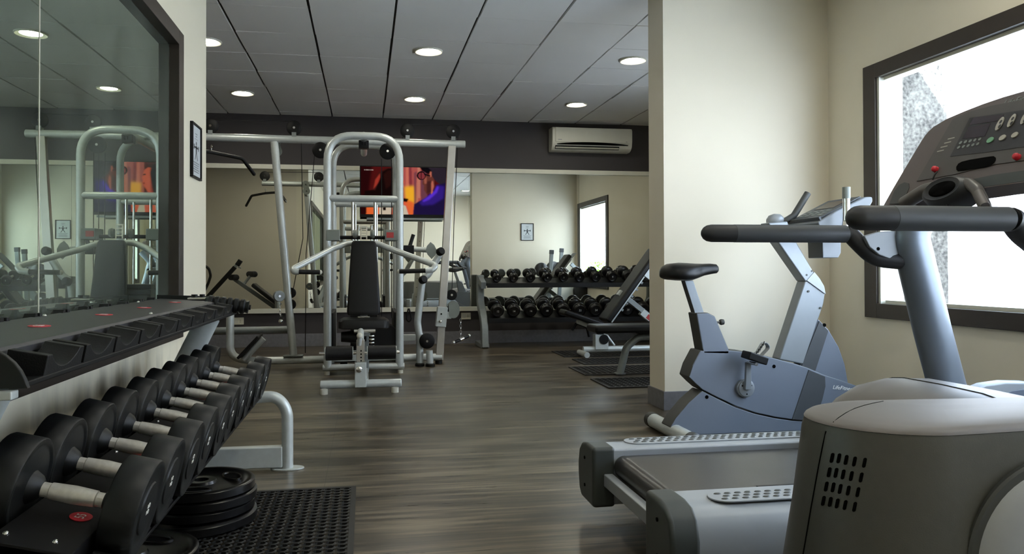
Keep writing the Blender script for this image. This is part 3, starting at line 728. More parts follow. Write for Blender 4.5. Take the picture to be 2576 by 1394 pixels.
# ------------------------------------------------------------------ RIGHT DUMBBELL RACK (back wall)
RY = 8.82
R2 = thing('dumbbell_rack', 'two tier grey dumbbell rack along the back wall below the mirror', 'dumbbell rack', (2.5, RY, 0))
tl2 = math.radians(16)
def tier(z):   # frame: a across (towards the room), n up
    return lambda a, n, x: Vector((x, RY-.02-a*math.cos(tl2)+n*math.sin(tl2)*0, z-a*math.sin(tl2)+n))
XA, XB = 1.40, 3.66
for nm, z in (('upper_tray', .775), ('lower_tray', .375)):
    fr = tier(z); yoff = 0 if z > .5 else .08
    hw = .105 if z > .5 else .125
    g = G(); q = [(-hw, 0), (hw, 0), (hw, -.055), (hw-.01, -.055), (hw-.012, -.008), (-hw+.012, -.008), (-hw+.01, -.05), (-hw, -.05)]
    g.prism([fr(a, n, XA)-Vector((0, yoff, 0)) for a, n in q], (XB-XA, 0, 0)); g.build(nm, 'black', R2, bevel=.003)
for x in (1.36, 3.70):
    g = G(); g.tube(fillet([(x, 8.96, .84), (x, 8.96, .50), (x, 8.80, .40), (x, 8.66, .28), (x, 8.62, .0)], [.15, .12, .2], 6), .055, 4, ry=.04, up=(0, -1, 0), sq=True)
    g.build('end_frame', 'steel_dk', R2, bevel=.012, seg=3)
    g = G(); g.box((x-.05, 8.60, 0), (x+.05, 9.05, .05)); g.build('foot_beam', 'steel_dk', R2, bevel=.006)
    g = G(); g.tube([(x, 8.99, .8), (x, 8.70, .72)], .04, sq=True, ry=.03); g.build('tray_arm', 'steel_dk', R2, bevel=.004)
def round_db(r, num, label, group):
    e = thing('dumbbell', label, 'dumbbell', (0, 0, 0), group)
    t, g0 = r*.95, .062
    for s in (-1, 1):
        P = [(g0, .02), (g0+.002, r*.7), (g0+.012, r*.95), (g0+t*.35, r), (g0+t*.65, r), (g0+t-.012, r*.92), (g0+t, r*.72), (g0+t-.003, r*.6), (g0+t-.001, .001)]
        h = G().lathe(P, (0, 0, 0), (0, s, 0), 24).build('weight_head', 'iron', e, angle=50)
        if s < 0: text_mesh('number_mark', num, 'white', h, (0, -(g0+t), 0), (1, 0, 0), (0, 0, 1), r*.40, depth=.0006)
    G().lathe([(-g0-.005, .012), (0, .0155), (g0+.005, .012)], (0, 0, 0), (0, 1, 0), 12).build('handle', 'satin', e)
    return e
for row, (z, r0_, yo, nm) in enumerate(((.775, .053, 0, 'upper'), (.375, .079, .08, 'lower'))):
    n = 11; X0, X1 = (1.52, 3.52) if row == 0 else (1.505, 3.47)
    for i in range(n):
        r = r0_+(.0024*i if row == 0 else .0004*i)
        lb = 'black round dumbbell, %s from the left on the %s tier of the back wall rack' % (ORD[i], nm)
        if i == 0: lb = 'black round dumbbell at the left end of the %s tier of the back wall rack' % nm
        if i == n-1: lb = 'black round dumbbell at the right end of the %s tier of the back wall rack' % nm
        o = round_db(r, str((i+1) if row == 0 else 2*(i+6)), lb, 'dumbbells on the %s tier of the back wall rack' % nm)
        fr = tier(z); o.location = fr(0, r+.004, X0+(X1-X0)*i/(n-1))-Vector((0, yo, 0)); o.rotation_euler = (tl2, 0, random.uniform(-.03, .03))

# ------------------------------------------------------------------ MULTI GYM
GYM = thing('multi_gym', 'silver multi station cable gym with black seat, back pad and press arms', 'multi gym', (-.01, 6.9, 0))
GX = -.011
def pulley(c, r, parent=GYM, axis=(0, 1, 0), m='black', h=.03):
    c = Vector(c); a = Vector(axis).normalized()
    o = G().lathe([(-h/2, r*.25), (-h/2, r*.9), (-h*.35, r), (-h*.12, r*.93), (h*.12, r*.93), (h*.35, r), (h/2, r*.9), (h/2, r*.25)], c, a, 28).build('pulley', m, parent)
    G().lathe([(-h/2-.008, .001), (-h/2-.008, .011), (h/2+.008, .011), (h/2+.008, .001)], c, a, 10).build('pulley_bolt', 'chrome', o)
def cable(pts, r=.0035): return G().tube(pts, r, 6).build('cable', 'black', GYM)
# towers
for nm, Y, xl, xr, zt in (('front_tower', 6.70, -.322, .300, 2.08), ('rear_tower', 7.75, at(838, 600, Y=7.75).x, at(996, 600, Y=7.75).x, at(916, 366, Y=7.75).z)):
    g = G(); g.tube(fillet([(xl, Y, .06), (xl, Y, zt), (xr, Y, zt), (xr, Y, .06)], .22, 8), .034, 16); g.build(nm, 'steel', GYM)
    z = at(916, 500 if Y < 7 else 514, Y=Y).z
    G().tube([(xl, Y, z), (xr, Y, z)], .03, 14).build('cross_tube', 'steel', GYM)
    G().tube([(xl-.04, Y, .062), (xr+.04, Y, .062)], .028, 14).build('tower_base', 'steel', GYM)
    for x in (xl-.005, xr+.005):
        G().lathe([(0, .024), (.028, .024), (.03, .018)], (x, Y, 0), (0, 0, 1), 16).build('foot', 'offwhite', GYM)
G().box((-.30, 6.80, .10), (.28, 6.86, .19)).build('lower_plate', 'steel', GYM, bevel=.006)
for x in (-.31, .31): G().tube([(x*.98, 6.70, .065), (x*.98, 7.75, .065)], .03, 12).build('base_runner', 'steel_dk', GYM)
# top beam and side legs
zb = 2.138
G().lathe([(0, .03), (.004, .036), (2.406, .036), (2.41, .03)], (-1.447, 7.3, zb), (1, 0, -.004), 20).build('top_beam', 'steel', GYM)
G().tube([(GX, 6.70, 2.085), (GX, 7.75, 2.085)], .032, 14).build('top_runner', 'steel', GYM)
g = G(); g.tube([at(690, 357, Y=7.3), at(738, 893, Y=7.3)], .036, 16); g.build('slanted_leg', 'steel', GYM)
p = at(738, 895, Y=7.3); G().box((p.x-.09, 7.25, .10), (p.x+.09, 7.35, .112)).build('leg_flange', 'steel_dk', GYM, bevel=.003)
bx = p.x
# base beam with the curved end at the low row station
jl = [at(579, 778, Y=7.3), at(579, 868, Y=7.3), at(612, 905, Y=7.3)]
g = G(); g.tube(fillet([(jl[0].x, 7.3, jl[0].z), (jl[0].x, 7.3, .10), (jl[0].x+.22, 7.3, .064), (.73, 7.3, .064)], [.22, .1], 8), .036, 16); g.build('base_beam', 'steel', GYM)
g = G(); g.tube([at(470, 834, Y=7.5), at(726, 829, Y=7.5)], .034, 14); g.build('seat_rail', 'steel_dk', GYM)
for x in (-1.0, -.2, .7):
    G().lathe([(0, .034), (.03, .034), (.03, .02)], (x, 7.3, 0), (0, 0, 1), 14).build('foot', 'black', GYM)
a, b = at(606, 900, Y=7.2), at(657, 846, Y=7.2); d = (b-a).normalized(); nn = Vector((-d.z, 0, d.x))
G().obox((a+b)/2+nn*.012, (b-a)/2, (0, .15, 0), nn*.012).build('foot_plate', 'black', GYM, bevel=.006)
G().tube([a-nn*.03, b-nn*.03], .028, 12).build('foot_plate_tube', 'steel', GYM)
# right cable post with its carriage
pt_, pb_ = at(1137, 366, Y=7.3), at(1105, 908, Y=7.3); d = (pb_-pt_).normalized()
g = G(); g.tube([pt_, Vector((pb_.x, 7.3, .035))], 0.037, sq=True, ry=.028, up=(1, 0, 0)); post = g.build('cable_post', 'chrome', GYM, bevel=.006)
M['post_chrome'] = mat('dull_chrome', (196, 193, 186), .3, metal=.85, var=.05); post.data.materials[0] = M['post_chrome']
g = G()
for k in range(12): g.cyl(pt_.lerp(pb_, .12+.065*k)+Vector((0, .0285, 0)), pt_.lerp(pb_, .12+.065*k)+Vector((0, .0305, 0)), .006, 8)
g.build('index_holes', 'hole', post)
c1, c2 = at(1113, 772, Y=7.28), at(1108, 822, Y=7.28)
G().tube([c1, c2], .05, sq=True, ry=.042, up=(1, 0, 0)).build('carriage', 'steel', GYM, bevel=.006)
q = at(1108, 809, Y=7.23); G().ball(q, .015).build('pin_knob', 'chrome', GYM)
q = at(1110, 790, Y=7.237); G().cyl(q, q+Vector((0, -.008, 0)), .008, 10).build('carriage_bolt', 'hole', GYM)
q1, q2 = at(1120, 793, Y=7.28), at(1135, 793, Y=7.28); G().obox((q1+q2)/2, (q2-q1)/2, (0, .02, 0), (0, 0, .035)).build('carriage_arm', 'steel', GYM, bevel=.003)
hc_ = at(1141, 779, Y=7.25); arc = []
for k in range(15):
    t = -.72*PI+k*1.42*PI/14; arc.append(hc_+Vector((.068*math.cos(t)*.9, 0, .085*math.sin(t))))
arc.append(hc_+Vector((-.05, 0, .05)))
G().prism(arc, (0, .008, 0)).build('pulley_guard', 'boxgrey', GYM)
G().prism([v+Vector((0, .045, 0)) for v in arc], (0, .008, 0)).build('pulley_guard', 'boxgrey', GYM)
pulley(hc_+Vector((0, .026, 0)), .062)
pulley(at(1136, 742, Y=7.3), .052, m='black')
def chain(pts, parent, r=.0028, link=.026):
    pts = [Vector(p) for p in pts]; L = (pts[1]-pts[0]).length; d = (pts[1]-pts[0]).normalized(); n = max(2, int(L/link))
    g = G(); s0 = Vector((0, 1, 0)); s1 = d.cross(s0).normalized()
    for k in range(n):
        c = pts[0]+d*(k+.5)*L/n; u = s0 if k % 2 else s1; h = L/n*.68
        ring = [c+d*(h*math.cos(2*PI*j/10))+u*(h*.42*math.sin(2*PI*j/10)) for j in range(11)]
        g.tube(ring, r, 6, caps=False)
    return g.build('chain', 'chrome', parent)
chain([at(1159, 802, Y=7.25), at(1159, 846, Y=7.25)], GYM)
q1, q2 = at(1141, 862, Y=7.2), at(1180, 845, Y=7.32)
g = G(); g.tube([q1, q2], .015, 12); hd = g.build('cable_handle', 'black', GYM)
for q in (q1, q2): G().ball(q, .019).build('handle_end', 'chrome', hd)
m_ = (q1+q2)/2; dd = (q2-q1).normalized(); G().cyl(m_-dd*.025, m_+dd*.025, .0185, 14).build('handle_sleeve', 'chrome', hd)
# high pulleys on the beam
for x, y in ((530, 317), (740, 322), (1025, 329), (1140, 331)):
    c = at(x, y, Y=7.3); pulley(c, .070)
    G().box((c.x-.02, 7.27, zb+.02), (c.x+.02, 7.33, zb+.06)).build('pulley_bracket', 'steel_dk', GYM)
cable([at(530, 302, Y=7.3), at(740, 305, Y=7.3)]); cable([at(1025, 314, Y=7.3), at(1140, 315, Y=7.3)])
pulley(at(806, 378, Y=6.95), .072); pulley(at(975, 381, Y=6.78), .072)
pulley(at(917, 360, Y=6.9), .05, axis=(1, 0, 0))
G().box((GX-.045, 6.86, 2.0), (GX+.045, 6.95, 2.07)).build('pulley_yoke', 'black', GYM, bevel=.004)
cable([at(758, 345, Y=7.3), at(762, 600, Y=7.3), at(735, 742, Y=7.28)]); cable([at(795, 345, Y=7.3), at(770, 640, Y=7.3), at(768, 888, Y=7.3)])
cable([at(1152, 345, Y=7.3), at(1142, 560, Y=7.3), at(1137, 730, Y=7.28)]); cable([at(1013, 345, Y=7.3), at(1012, 800, Y=7.3)])
for x in (960, 985): cable([at(x, 400, Y=6.8), at(x, 800, Y=6.8)])
# lat bar on its chain
lc = Vector((at(532, 350, Y=7.3).x, 7.3, 0)); zl = at(532, 383, Y=7.3).z
chain([(lc.x, 7.3, 2.06), (lc.x, 7.3, zl+.02)], GYM)
dr = Vector((.62, .78, 0)).normalized(); c0 = Vector((lc.x, 7.3, zl))
g = G(); g.tube(fillet([c0-dr*.52+Vector((0, 0, -.15)), c0-dr*.37+Vector((0, 0, -.012)), c0, c0+dr*.37+Vector((0, 0, -.012)), c0+dr*.52+Vector((0, 0, -.15))], [.08, .3, .08], 5), .0175, 12); lb_ = g.build('lat_bar', 'foam', GYM)
for s in (-1, 1):
    q = c0+dr*(.52*s)+Vector((0, 0, -.15)); G().ball(q, .016, 10).build('bar_end', 'chrome', lb_)
q1, q2 = Vector((-.835, 7.36, 2.125)), Vector((-.825, 7.36, 2.03)); fig = []
for k in range(21): t = -.2*PI+k*1.4*PI/20; fig.append(Vector((q1.x+0.052*math.cos(t), 7.36, q1.z+0.052*math.sin(t))))
for k in range(21): t = .8*PI+k*1.4*PI/20; fig.append(Vector((q2.x+0.052*math.cos(t), 7.36, q2.z+0.052*math.sin(t))))
gp_ = G().prism(fig, (0, .008, 0)).build('gusset_plate', 'boxgrey', GYM)
for q in (q1, q2): G().cyl((q.x, 7.367, q.z), (q.x, 7.376, q.z), .010, 10).build('plate_bolt', 'tread_dark', gp_)
# low pulley and handle on the slanted leg
pulley(at(702, 745, Y=7.22), .052, axis=(.35, -1, 0), m='steel_dk', h=.05); pulley(at(731, 737, Y=7.3), .05); pulley(at(731, 766, Y=7.3), .05)
chain([at(703, 768, Y=7.22), at(706, 798, Y=7.22)], GYM)
q = at(707, 806, Y=7.2); G().tube([q+Vector((0, .07, .03)), q+Vector((0, -.03, -.0)), q+Vector((.004, -.06, -.005))], .02, 12).build('row_handle', 'black', GYM); G().ball(q+Vector((.005, -.075, -.006)), .022).build('handle_end', 'chrome', GYM)
# weight stack
for x in (at(887, 600, Y=7.2).x, at(943, 600, Y=7.2).x):
    G().cyl((x, 7.2, .1), (x, 7.2, at(915, 505, Y=7.2).z), .013, 12).build('guide_rod', 'chrome', GYM)
for x in (at(894, 600, Y=7.5).x, at(948, 600, Y=7.5).x):
    G().cyl((x, 7.5, .1), (x, 7.5, at(915, 515, Y=7.5).z), .011, 12).build('guide_rod', 'chrome', GYM)
for k in range(14):
    z = .13+.047*k; G().box((-.135, 7.12, z), (.115, 7.28, z+.044)).build('stack_plate', 'iron', GYM, bevel=.003, seg=1)
for s in (-1, 1):
    x = GX+s*.285; G().box((x-.018-.0, 6.76, .12), (x+.018, 7.5, at(915, 787, Y=6.76).z)).build('side_shroud', 'black', GYM, bevel=.004)
# grey pivot covers, axle, red label
for x, s in ((840, -1), (986, 1)):
    c = at(x, 592, Y=6.74); cv = G().box((c.x-.062, 6.66, c.z-.05), (c.x+.052, 6.86, c.z+.045)).build('pivot_cover', 'boxgrey', GYM, bevel=.006)
    if s > 0: G().box((c.x-.05, 6.655, c.z-.026), (c.x+.012, 6.66, c.z+.022)).build('warning_label', 'redlabel', cv)
za = at(915, 597, Y=6.7).z
G().cyl((-.26, 6.76, za), (.24, 6.76, za), .016, 14).build('pivot_axle', 'black', GYM)
for sx in (-.075, .075): G().lathe([(-.02, .032), (.0, .04), (.02, .032)], (GX+sx, 6.72, za+.03), (1, 0, 0), 16).build('pivot_block', 'boxgrey', GYM)
g = G(); cx_ = GX
for dx0, dx1 in ((-.03, -.02), (.02, .03)): g.box((cx_+dx0, 6.66, za-.02), (cx_+dx1, 6.68, za+.1))
for k in range(4): g.box((cx_-.02, 6.66, za+.0+.03*k), (cx_+.02, 6.68, za+.008+.03*k))
g.build('adjuster_ladder', 'chrome', GYM)
# press arms with foam grips
for s, P, Gp in ((-1, [(914, 613, 6.60), (876, 612, 6.58), (836, 626, 6.5), (737, 677, 6.22)], [(737, 677, 6.22), (739, 683, 6.2), (752, 684, 6.2), (805, 685, 6.22)]),
                 (1, [(908, 613, 6.60), (950, 613, 6.58), (992, 630, 6.5), (1097, 668, 6.22)], [(1097, 668, 6.22), (1088, 679, 6.2), (1070, 681, 6.2), (1004, 683, 6.22)])):
    pts = [at(x, y, Y=Y) for x, y, Y in P]; gp = [at(x, y, Y=Y) for x, y, Y in Gp]
    g = G(); g.tube(fillet(pts+gp[1:3], [.15, .15, .04, .03], 6), .025, 14); g.build('press_arm', 'steel', GYM)
    hg = G().tube([gp[2], gp[3]], .019, 14).build('foam_grip', 'foam', GYM)
    G().ball(gp[3], .019).build('grip_end', 'offwhite', hg)
# back pad, seat
zt, z0_ = 1.152, .535
def padring(z, hw, y, th, e=.02):
    r = min(e, th*.45); out = []
    for cx, cy, a0 in ((hw-r, th/2-r, 0), (-hw+r, th/2-r, 1), (-hw+r, -th/2+r, 2), (hw-r, -th/2+r, 3)):
        for k in range(5):
            t = (a0+k/4)*PI/2; out.append(Vector((GX+cx+r*math.cos(t), y+cy+r*math.sin(t), z)))
    return out
rings = []
for t, k in ((0, .90), (.012, .96), (.05, 1), (.5, 1), (.93, 1), (.975, .96), (1, .86)):
    z = z0_+(zt-z0_)*t; hw = (.140-.037*t)*k; rings.append(padring(z, hw, 6.38+.10*t, .075*k))
G().loft(rings).build('back_pad', 'vinyl', GYM)
q = at(915, 797, Y=6.33); G().box((q.x-.05, 6.325, q.z-.008), (q.x+.05, 6.35, q.z+.004)).build('pad_handle', 'chrome', GYM, bevel=.003)
g = G(); g.tube([(GX, 6.48, .30), (GX, 6.52, 1.15)], .03, sq=True, ry=.03, up=(1, 0, 0)); g.build('pad_post', 'steel_dk', GYM, bevel=.004)
rings = []
for t, k in ((0, .93), (.1, 1), (.8, 1), (1, .94)):
    hw = .2*k; y0, y1 = 6.02+.015*(1-k)*10, 6.38
    z = .442+.075*t
    rr = []
    for cx, cy, a0 in ((hw-.05, y1-.03, 0), (-hw+.05, y1-.03, 1), (-hw+.05, y0+.05, 2), (hw-.05, y0+.05, 3)):
        for j in range(5):
            a = (a0+j/4)*PI/2; r_ = .05 if a0 > 1 else .03; rr.append(Vector((GX+cx+r_*math.cos(a), cy+r_*math.sin(a), z)))
    rings.append(rr)
G().loft(rings).build('seat_pad', 'vinyl', GYM)
G().box((GX-.05, 6.1, .38), (GX+.05, 6.45, .445)).build('seat_frame', 'steel_dk', GYM, bevel=.005)
g = G(); g.tube([(GX-.0, 6.3, .07), (GX, 6.3, .40)], .04, sq=True, ry=.04, up=(1, 0, 0)); g.build('seat_post', 'steel_dk', GYM, bevel=.005)
g = G(); g.cyl((GX-.075, 6.0, .43), (GX+.09, 6.0, .43), .016, 12); g.build('seat_hinge', 'chrome', GYM)
g = G()
for k in range(5): g.lathe([(0, .022), (.006, .024), (.012, .022)], (GX+.06, 5.95, .285+.026*k), (0, 0, 1), 14)
g.build('spring', 'chrome', GYM)
G().lathe([(0, .12), (.02, .135), (.05, .135), (.07, .12)], (GX+.19, 6.75, .30), (0, 1, 0), 24).build('cam_wheel', 'black', GYM)
G().lathe([(-.1, .04), (0, .05), (.1, .04)], (GX-.08, 6.2, .37), (1, 0, 0), 14).build('thigh_roller', 'foam', GYM)
# leg station at the front
FYb = 5.66
G().lathe([(0, .026), (.005, .031), (.585, .031), (.59, .026)], (-.325, FYb, .07), (1, 0, 0), 18).build('front_foot_bar', 'steel', GYM)
for x in (-.297, .218): G().lathe([(0, .027), (.038, .027), (.045, .02)], (x, FYb, 0), (0, 0, 1), 16).build('foot', 'offwhite', GYM)
G().tube([(GX, FYb, .075), (GX, 6.75, .075)], .034, sq=True, ry=.034, up=(0, 0, 1)).build('centre_spine', 'steel', GYM, bevel=.005)
px_ = at(907, 940, Y=5.62).x
G().box((px_-.042, 5.60, .05), (px_+.042, 5.69, .235)).build('leg_post_sleeve', 'steel', GYM, bevel=.006)
po = G().box((px_-.03, 5.615, .235), (px_+.03, 5.675, .395)).build('leg_post', 'post_chrome', GYM, bevel=.004)
g = G()
for k in range(4): g.cyl((px_+.004, 5.6145, .245+.024*k), (px_+.004, 5.6135, .245+.024*k), .006, 8)
g.build('index_holes', 'hole', po)
g = G(); g.tube([(px_, 5.645, .39), (px_, 5.80, .44), (px_, 6.0, .43)], .024, 12); g.build('leg_arm', 'steel', GYM)
G().tube([(px_-.01, 5.62, .36), (px_-.006, 5.59, .425)], .016, 12).build('pull_pin', 'steel', GYM); G().ball((px_-.006, 5.59, .43), .022).build('pin_knob', 'offwhite', GYM)
G().lathe([(0, .014), (.0, .024), (.012, .022), (.018, .012), (.018, .001)], (px_-.01, 5.60, .185), (0, -1, 0), 16).build('lock_knob', 'chrome', GYM)
for xa_, xb_ in ((at(819, 886, Y=5.64).x, at(887, 886, Y=5.64).x), (at(925, 884, Y=5.64).x, at(996, 884, Y=5.64).x)):
    zc = .30; rl = G().lathe([(0, .035), (.004, .052), (xb_-xa_-.004, .052), (xb_-xa_, .035)], (xa_, 5.64, zc), (1, 0, 0), 24).build('leg_roller', 'foam', GYM)
    for x in (xa_-.004, xb_): G().lathe([(0, .02), (0, .048), (.004, .048), (.004, .02)], (x, 5.64, zc), (1, 0, 0), 20).build('roller_cap', 'steel', rl)
G().cyl((-.33, 5.64, .30), (.25, 5.64, .30), .013, 10).build('roller_axle', 'chrome', GYM)
# right side arm, fan plate and base pulley
g = G(); g.tube(fillet([at(1108, 636, Y=7.1), at(1078, 690, Y=7.1), at(1064, 702, Y=7.1)], .1, 5), .032, 14); g.build('swing_arm', 'steel', GYM)
for x, y in ((1108, 633), (1064, 704)):
    q = at(x, y, Y=7.06); G().lathe([(-.03, .03), (-.02, .038), (.02, .038), (.03, .03)], q, (.5, -1, .3), 18).build('arm_cap', 'black', GYM)
g = G(); g.tube(fillet([at(1062, 710, Y=7.15), at(1050, 812, Y=7.15), at(1056, 850, Y=7.15), (at(1056, 895, Y=7.15).x, 7.15, .02)], .2, 5), .034, 14); g.build('side_leg', 'steel', GYM)
G().lathe([(0, .045), (.02, .045), (.03, .035)], (at(1056, 895, Y=7.15).x, 7.15, 0), (0, 0, 1), 18).build('foot', 'black', GYM)
pulley(at(1074, 858, Y=7.1), .072, h=.04)
g = G(); g.tube([at(1080, 882, Y=7.1), (at(1082, 905, Y=7.1).x, 7.1, .02)], .032, 14); g.build('pulley_stand', 'steel', GYM)
G().lathe([(0, .045), (.02, .045), (.03, .035)], (at(1082, 905, Y=7.1).x, 7.1, 0), (0, 0, 1), 18).build('foot', 'black', GYM)
g = G(); g.tube([at(1028, 626, Y=7.3), at(1075, 629, Y=7.3)], .026, 14); g.build('fly_arm', 'steel', GYM)
fan = [at(x, y, Y=7.22) for x, y in ((1083, 609), (1092, 616), (1098, 628), (1097, 640), (1086, 652), (1076, 641), (1071, 630), (1074, 619))]
G().prism(fan, (0, .012, 0)).build('fan_plate', 'boxgrey', GYM)
g = G(); g.tube([at(1031, 619, Y=7.25), at(1040, 590, Y=7.25)], .018, 12); g.build('fly_grip', 'foam', GYM)
G().box((at(1014, 640, Y=7.3).x, 7.2, at(1014, 640, Y=7.3).z), (at(1040, 620, Y=7.3).x, 7.36, at(1040, 618, Y=7.3).z)).build('fly_bracket', 'black', GYM, bevel=.006)
G().box((at(1012, 840, Y=7.4).x, 7.4, at(1012, 858, Y=7.4).z), (at(1046, 840, Y=7.4).x, 7.46, at(1046, 842, Y=7.4).z)).build('base_step', 'steel', GYM, bevel=.004)

# cup and hanging strap on the mirror ledge
q = at(1026, 772, Y=BW-.03)
e = thing('drinking_cup', 'clear plastic cup standing on the ledge below the back mirror', 'cup', (q.x, BW-.028, .45))
M['clear'] = mat('clear_plastic', (210, 216, 212), .15, var=.02); M['clear'].node_tree.nodes['Principled BSDF'].inputs['Transmission Weight'].default_value = .75
G().lathe([(.0, .001), (.0, .036*.6), (.09, .030*.6+.006), (.09, .022), (.003, .018), (.003, .001)], (q.x, BW-.028, .4502), (0, 0, 1), 20).build('cup_wall', 'clear', e)
G().lathe([(.004, .001), (.004, .017), (.05, .020), (.05, .001)], (q.x, BW-.028, .4502), (0, 0, 1), 16).build('drink', 'white', e)
e = thing('hanging_strap', 'black looped strap hanging from the ledge below the back mirror', 'strap', (at(1029, 775, Y=BW-.05).x, BW-.055, .40))
pts = [at(x, y, Y=BW-.055) for x, y in ((1027, 776), (1024, 792), (1023, 804), (1029, 811), (1035, 803), (1033, 791), (1029, 776))]
G().tube(fillet(pts, .03, 3), .008, 8).build('strap_loop', 'black', e)

# ------------------------------------------------------------------ SIT-UP BENCH (stands out of sight on the left, seen in the mirror)
SY = 6.5; SV = 2*BW-SY
def sv(x, y): p = at(x, y, Y=SV); return Vector((p.x, SY, p.z))
e = thing('sit_up_bench', 'black and grey sit up bench standing behind the left wall, seen in the back mirror', 'exercise bench', (sv(620, 700).x, SY, 0))
g = G(); p0, p1 = sv(538, 755), sv(592, 672); base = p0+(p0-p1)*1.6; base.z = .03
g.tube([base, p1], .03, sq=True, ry=.03); g.build('front_post', 'black', e, bevel=.004)
g = G(); g.tube([p1, sv(603, 657)], .024, sq=True, ry=.024); g.build('adjuster_tube', 'steel', e, bevel=.003)
G().tube([sv(597, 668), sv(606, 655)], .034, sq=True, ry=.034).build('end_cap', 'black', e, bevel=.004)
G().cyl(sv(600, 672), sv(607, 674), .012, 10).build('pull_pin', 'steel', e)
for x, y in ((588, 698), (634, 690)):
    c = sv(x, y); G().lathe([(-.13, .03), (-.12, .045), (.12, .045), (.13, .03)], c, (.55, 1, 0), 18).build('leg_roller', 'foam', e)
g = G(); g.tube([sv(613, 717), sv(630, 694)], .022, 10); g.build('roller_stem', 'steel', e)
a, b = sv(590, 702), sv(704, 782); d = (b-a).normalized(); nn = Vector((-d.z, 0, d.x)); bb = a+d*((a.z-.30)/(-d.z))
g = G(); g.tube([a, bb], .028, sq=True, ry=.03); g.build('main_beam', 'steel_dk', e, bevel=.004)
a2, b2 = sv(632, 722), sv(700, 775)
G().obox((a2+b2)/2+nn*.05, (b2-a2)/2, (0, .14, 0), nn*.03).build('bench_pad', 'vinyl', e, bevel=.02, seg=3)
G().box((base.x-.03, SY-.28, 0), (base.x+.03, SY+.28, .05)).build('foot_bar', 'steel_dk', e, bevel=.005)
g = G(); g.tube([bb, (bb.x+.06, SY, .03)], .03, sq=True, ry=.03); g.build('rear_leg', 'steel_dk', e, bevel=.004); G().box((bb.x+.03, SY-.28, 0), (bb.x+.09, SY+.28, .05)).build('foot_bar', 'steel_dk', e, bevel=.005)
g = G(); g.tube([(base.x+.04, SY, .1), (bb.x, SY, .29)], .028, sq=True, ry=.028); g.build('lower_beam', 'black', e, bevel=.004)
hl = [sv(x, y) for x, y in ((502, 668), (518, 668), (530, 676), (534, 694), (528, 712), (518, 733), (512, 752))]
g = G(); g.tube(fillet([Vector((base.x-.02, SY+.1, .03))]+[h+Vector((0, .1, 0)) for h in hl[::-1]], .1, 4), .02, 10); g.build('handle_loop', 'black', e)

# ------------------------------------------------------------------ LEVERAGE BENCH behind the partition (mirror only)
LY = 5.48; LV = 2*BW-LY
def lv(x, y, dy=0): p = at(x, y, Y=LV); return Vector((p.x, LY+dy, p.z))
e = thing('plate_loaded_bench', 'grey bench press with black plates behind the partition, seen in the back mirror', 'exercise bench', (lv(1400, 700).x, LY, 0))
for x, y0, y1, dy in ((1378, 640, 745, .25), (1421, 634, 748, -.25)):
    p = lv(x, y0, dy); q = lv(x-6, y1, dy); q2 = Vector((q.x-.02, LY+dy, .03))
    g = G(); g.tube([p, q, q2], .03, sq=True, ry=.03); g.build('upright', 'steel_dk', e, bevel=.004)
    G().tube([p, p+(p-q).normalized()*.07], .034, sq=True, ry=.034).build('upright_cap', 'grip', e, bevel=.004)
for i, (x, y, r) in enumerate(((1357, 679, .125), (1393, 676, .13), (1412, 678, .13))):
    c = lv(x, y, .12-.2*i); G().lathe([(-.022, .03), (-.022, r*.85), (-.016, r), (.016, r), (.022, r*.85), (.022, .03)], c, (.25, 1, 0), 32).build('bumper_plate', 'iron', e)
c = lv(1456, 733, .1); G().lathe([(-.02, .10), (-.022, .145), (-.012, .155), (.012, .155), (.022, .145), (.02, .10)], c, (.3, 1, 0), 32).build('bumper_plate', 'iron', e)
G().obox(lv(1423, 662), (lv(1440, 642)-lv(1404, 684))/2, (0, .13, 0), Vector((.03, 0, .03))).build('back_pad', 'vinyl', e, bevel=.015, seg=3)
g = G(); g.tube([lv(1340, 690, 0), lv(1470, 680, 0)], .016, 10); g.build('load_bar', 'chrome', e)
g = G(); g.tube([lv(1436, 664), lv(1462, 690), lv(1478, 735)], .03, sq=True, ry=.03); g.build('back_frame', 'steel_dk', e, bevel=.004)
g = G(); g.tube([lv(1402, 690), lv(1366, 745)], .05, sq=True, ry=.04); g.build('seat_frame', 'steel_dk', e, bevel=.004)
x0_, x1_ = lv(1350, 700).x, lv(1480, 700).x
G().box((x0_, LY-.03, .03), (x1_, LY+.03, .1)).build('base_beam', 'steel_dk', e, bevel=.005)
for x in (x0_, x1_-.06): G().box((x, LY-.35, 0), (x+.06, LY+.35, .06)).build('foot_bar', 'steel_dk', e, bevel=.005)
g = G(); g.tube([lv(1366, 745), (lv(1366, 745).x, LY, .06)], .035, sq=True, ry=.03); g.build('seat_post', 'steel_dk', e, bevel=.004)
g = G(); g.tube([lv(1478, 735), (lv(1478, 735).x, LY, .06)], .035, sq=True, ry=.03); g.build('rear_post', 'steel_dk', e, bevel=.004)
g = G(); g.tube([lv(1456, 733, .1), lv(1456, 733, -.05)], .02, 10); g.build('plate_peg', 'steel', e)
g = G(); g.tube([lv(1456, 735, -.02), (lv(1460, 735).x, LY-.02, .06)], .03, sq=True, ry=.03); g.build('peg_post', 'steel', e)

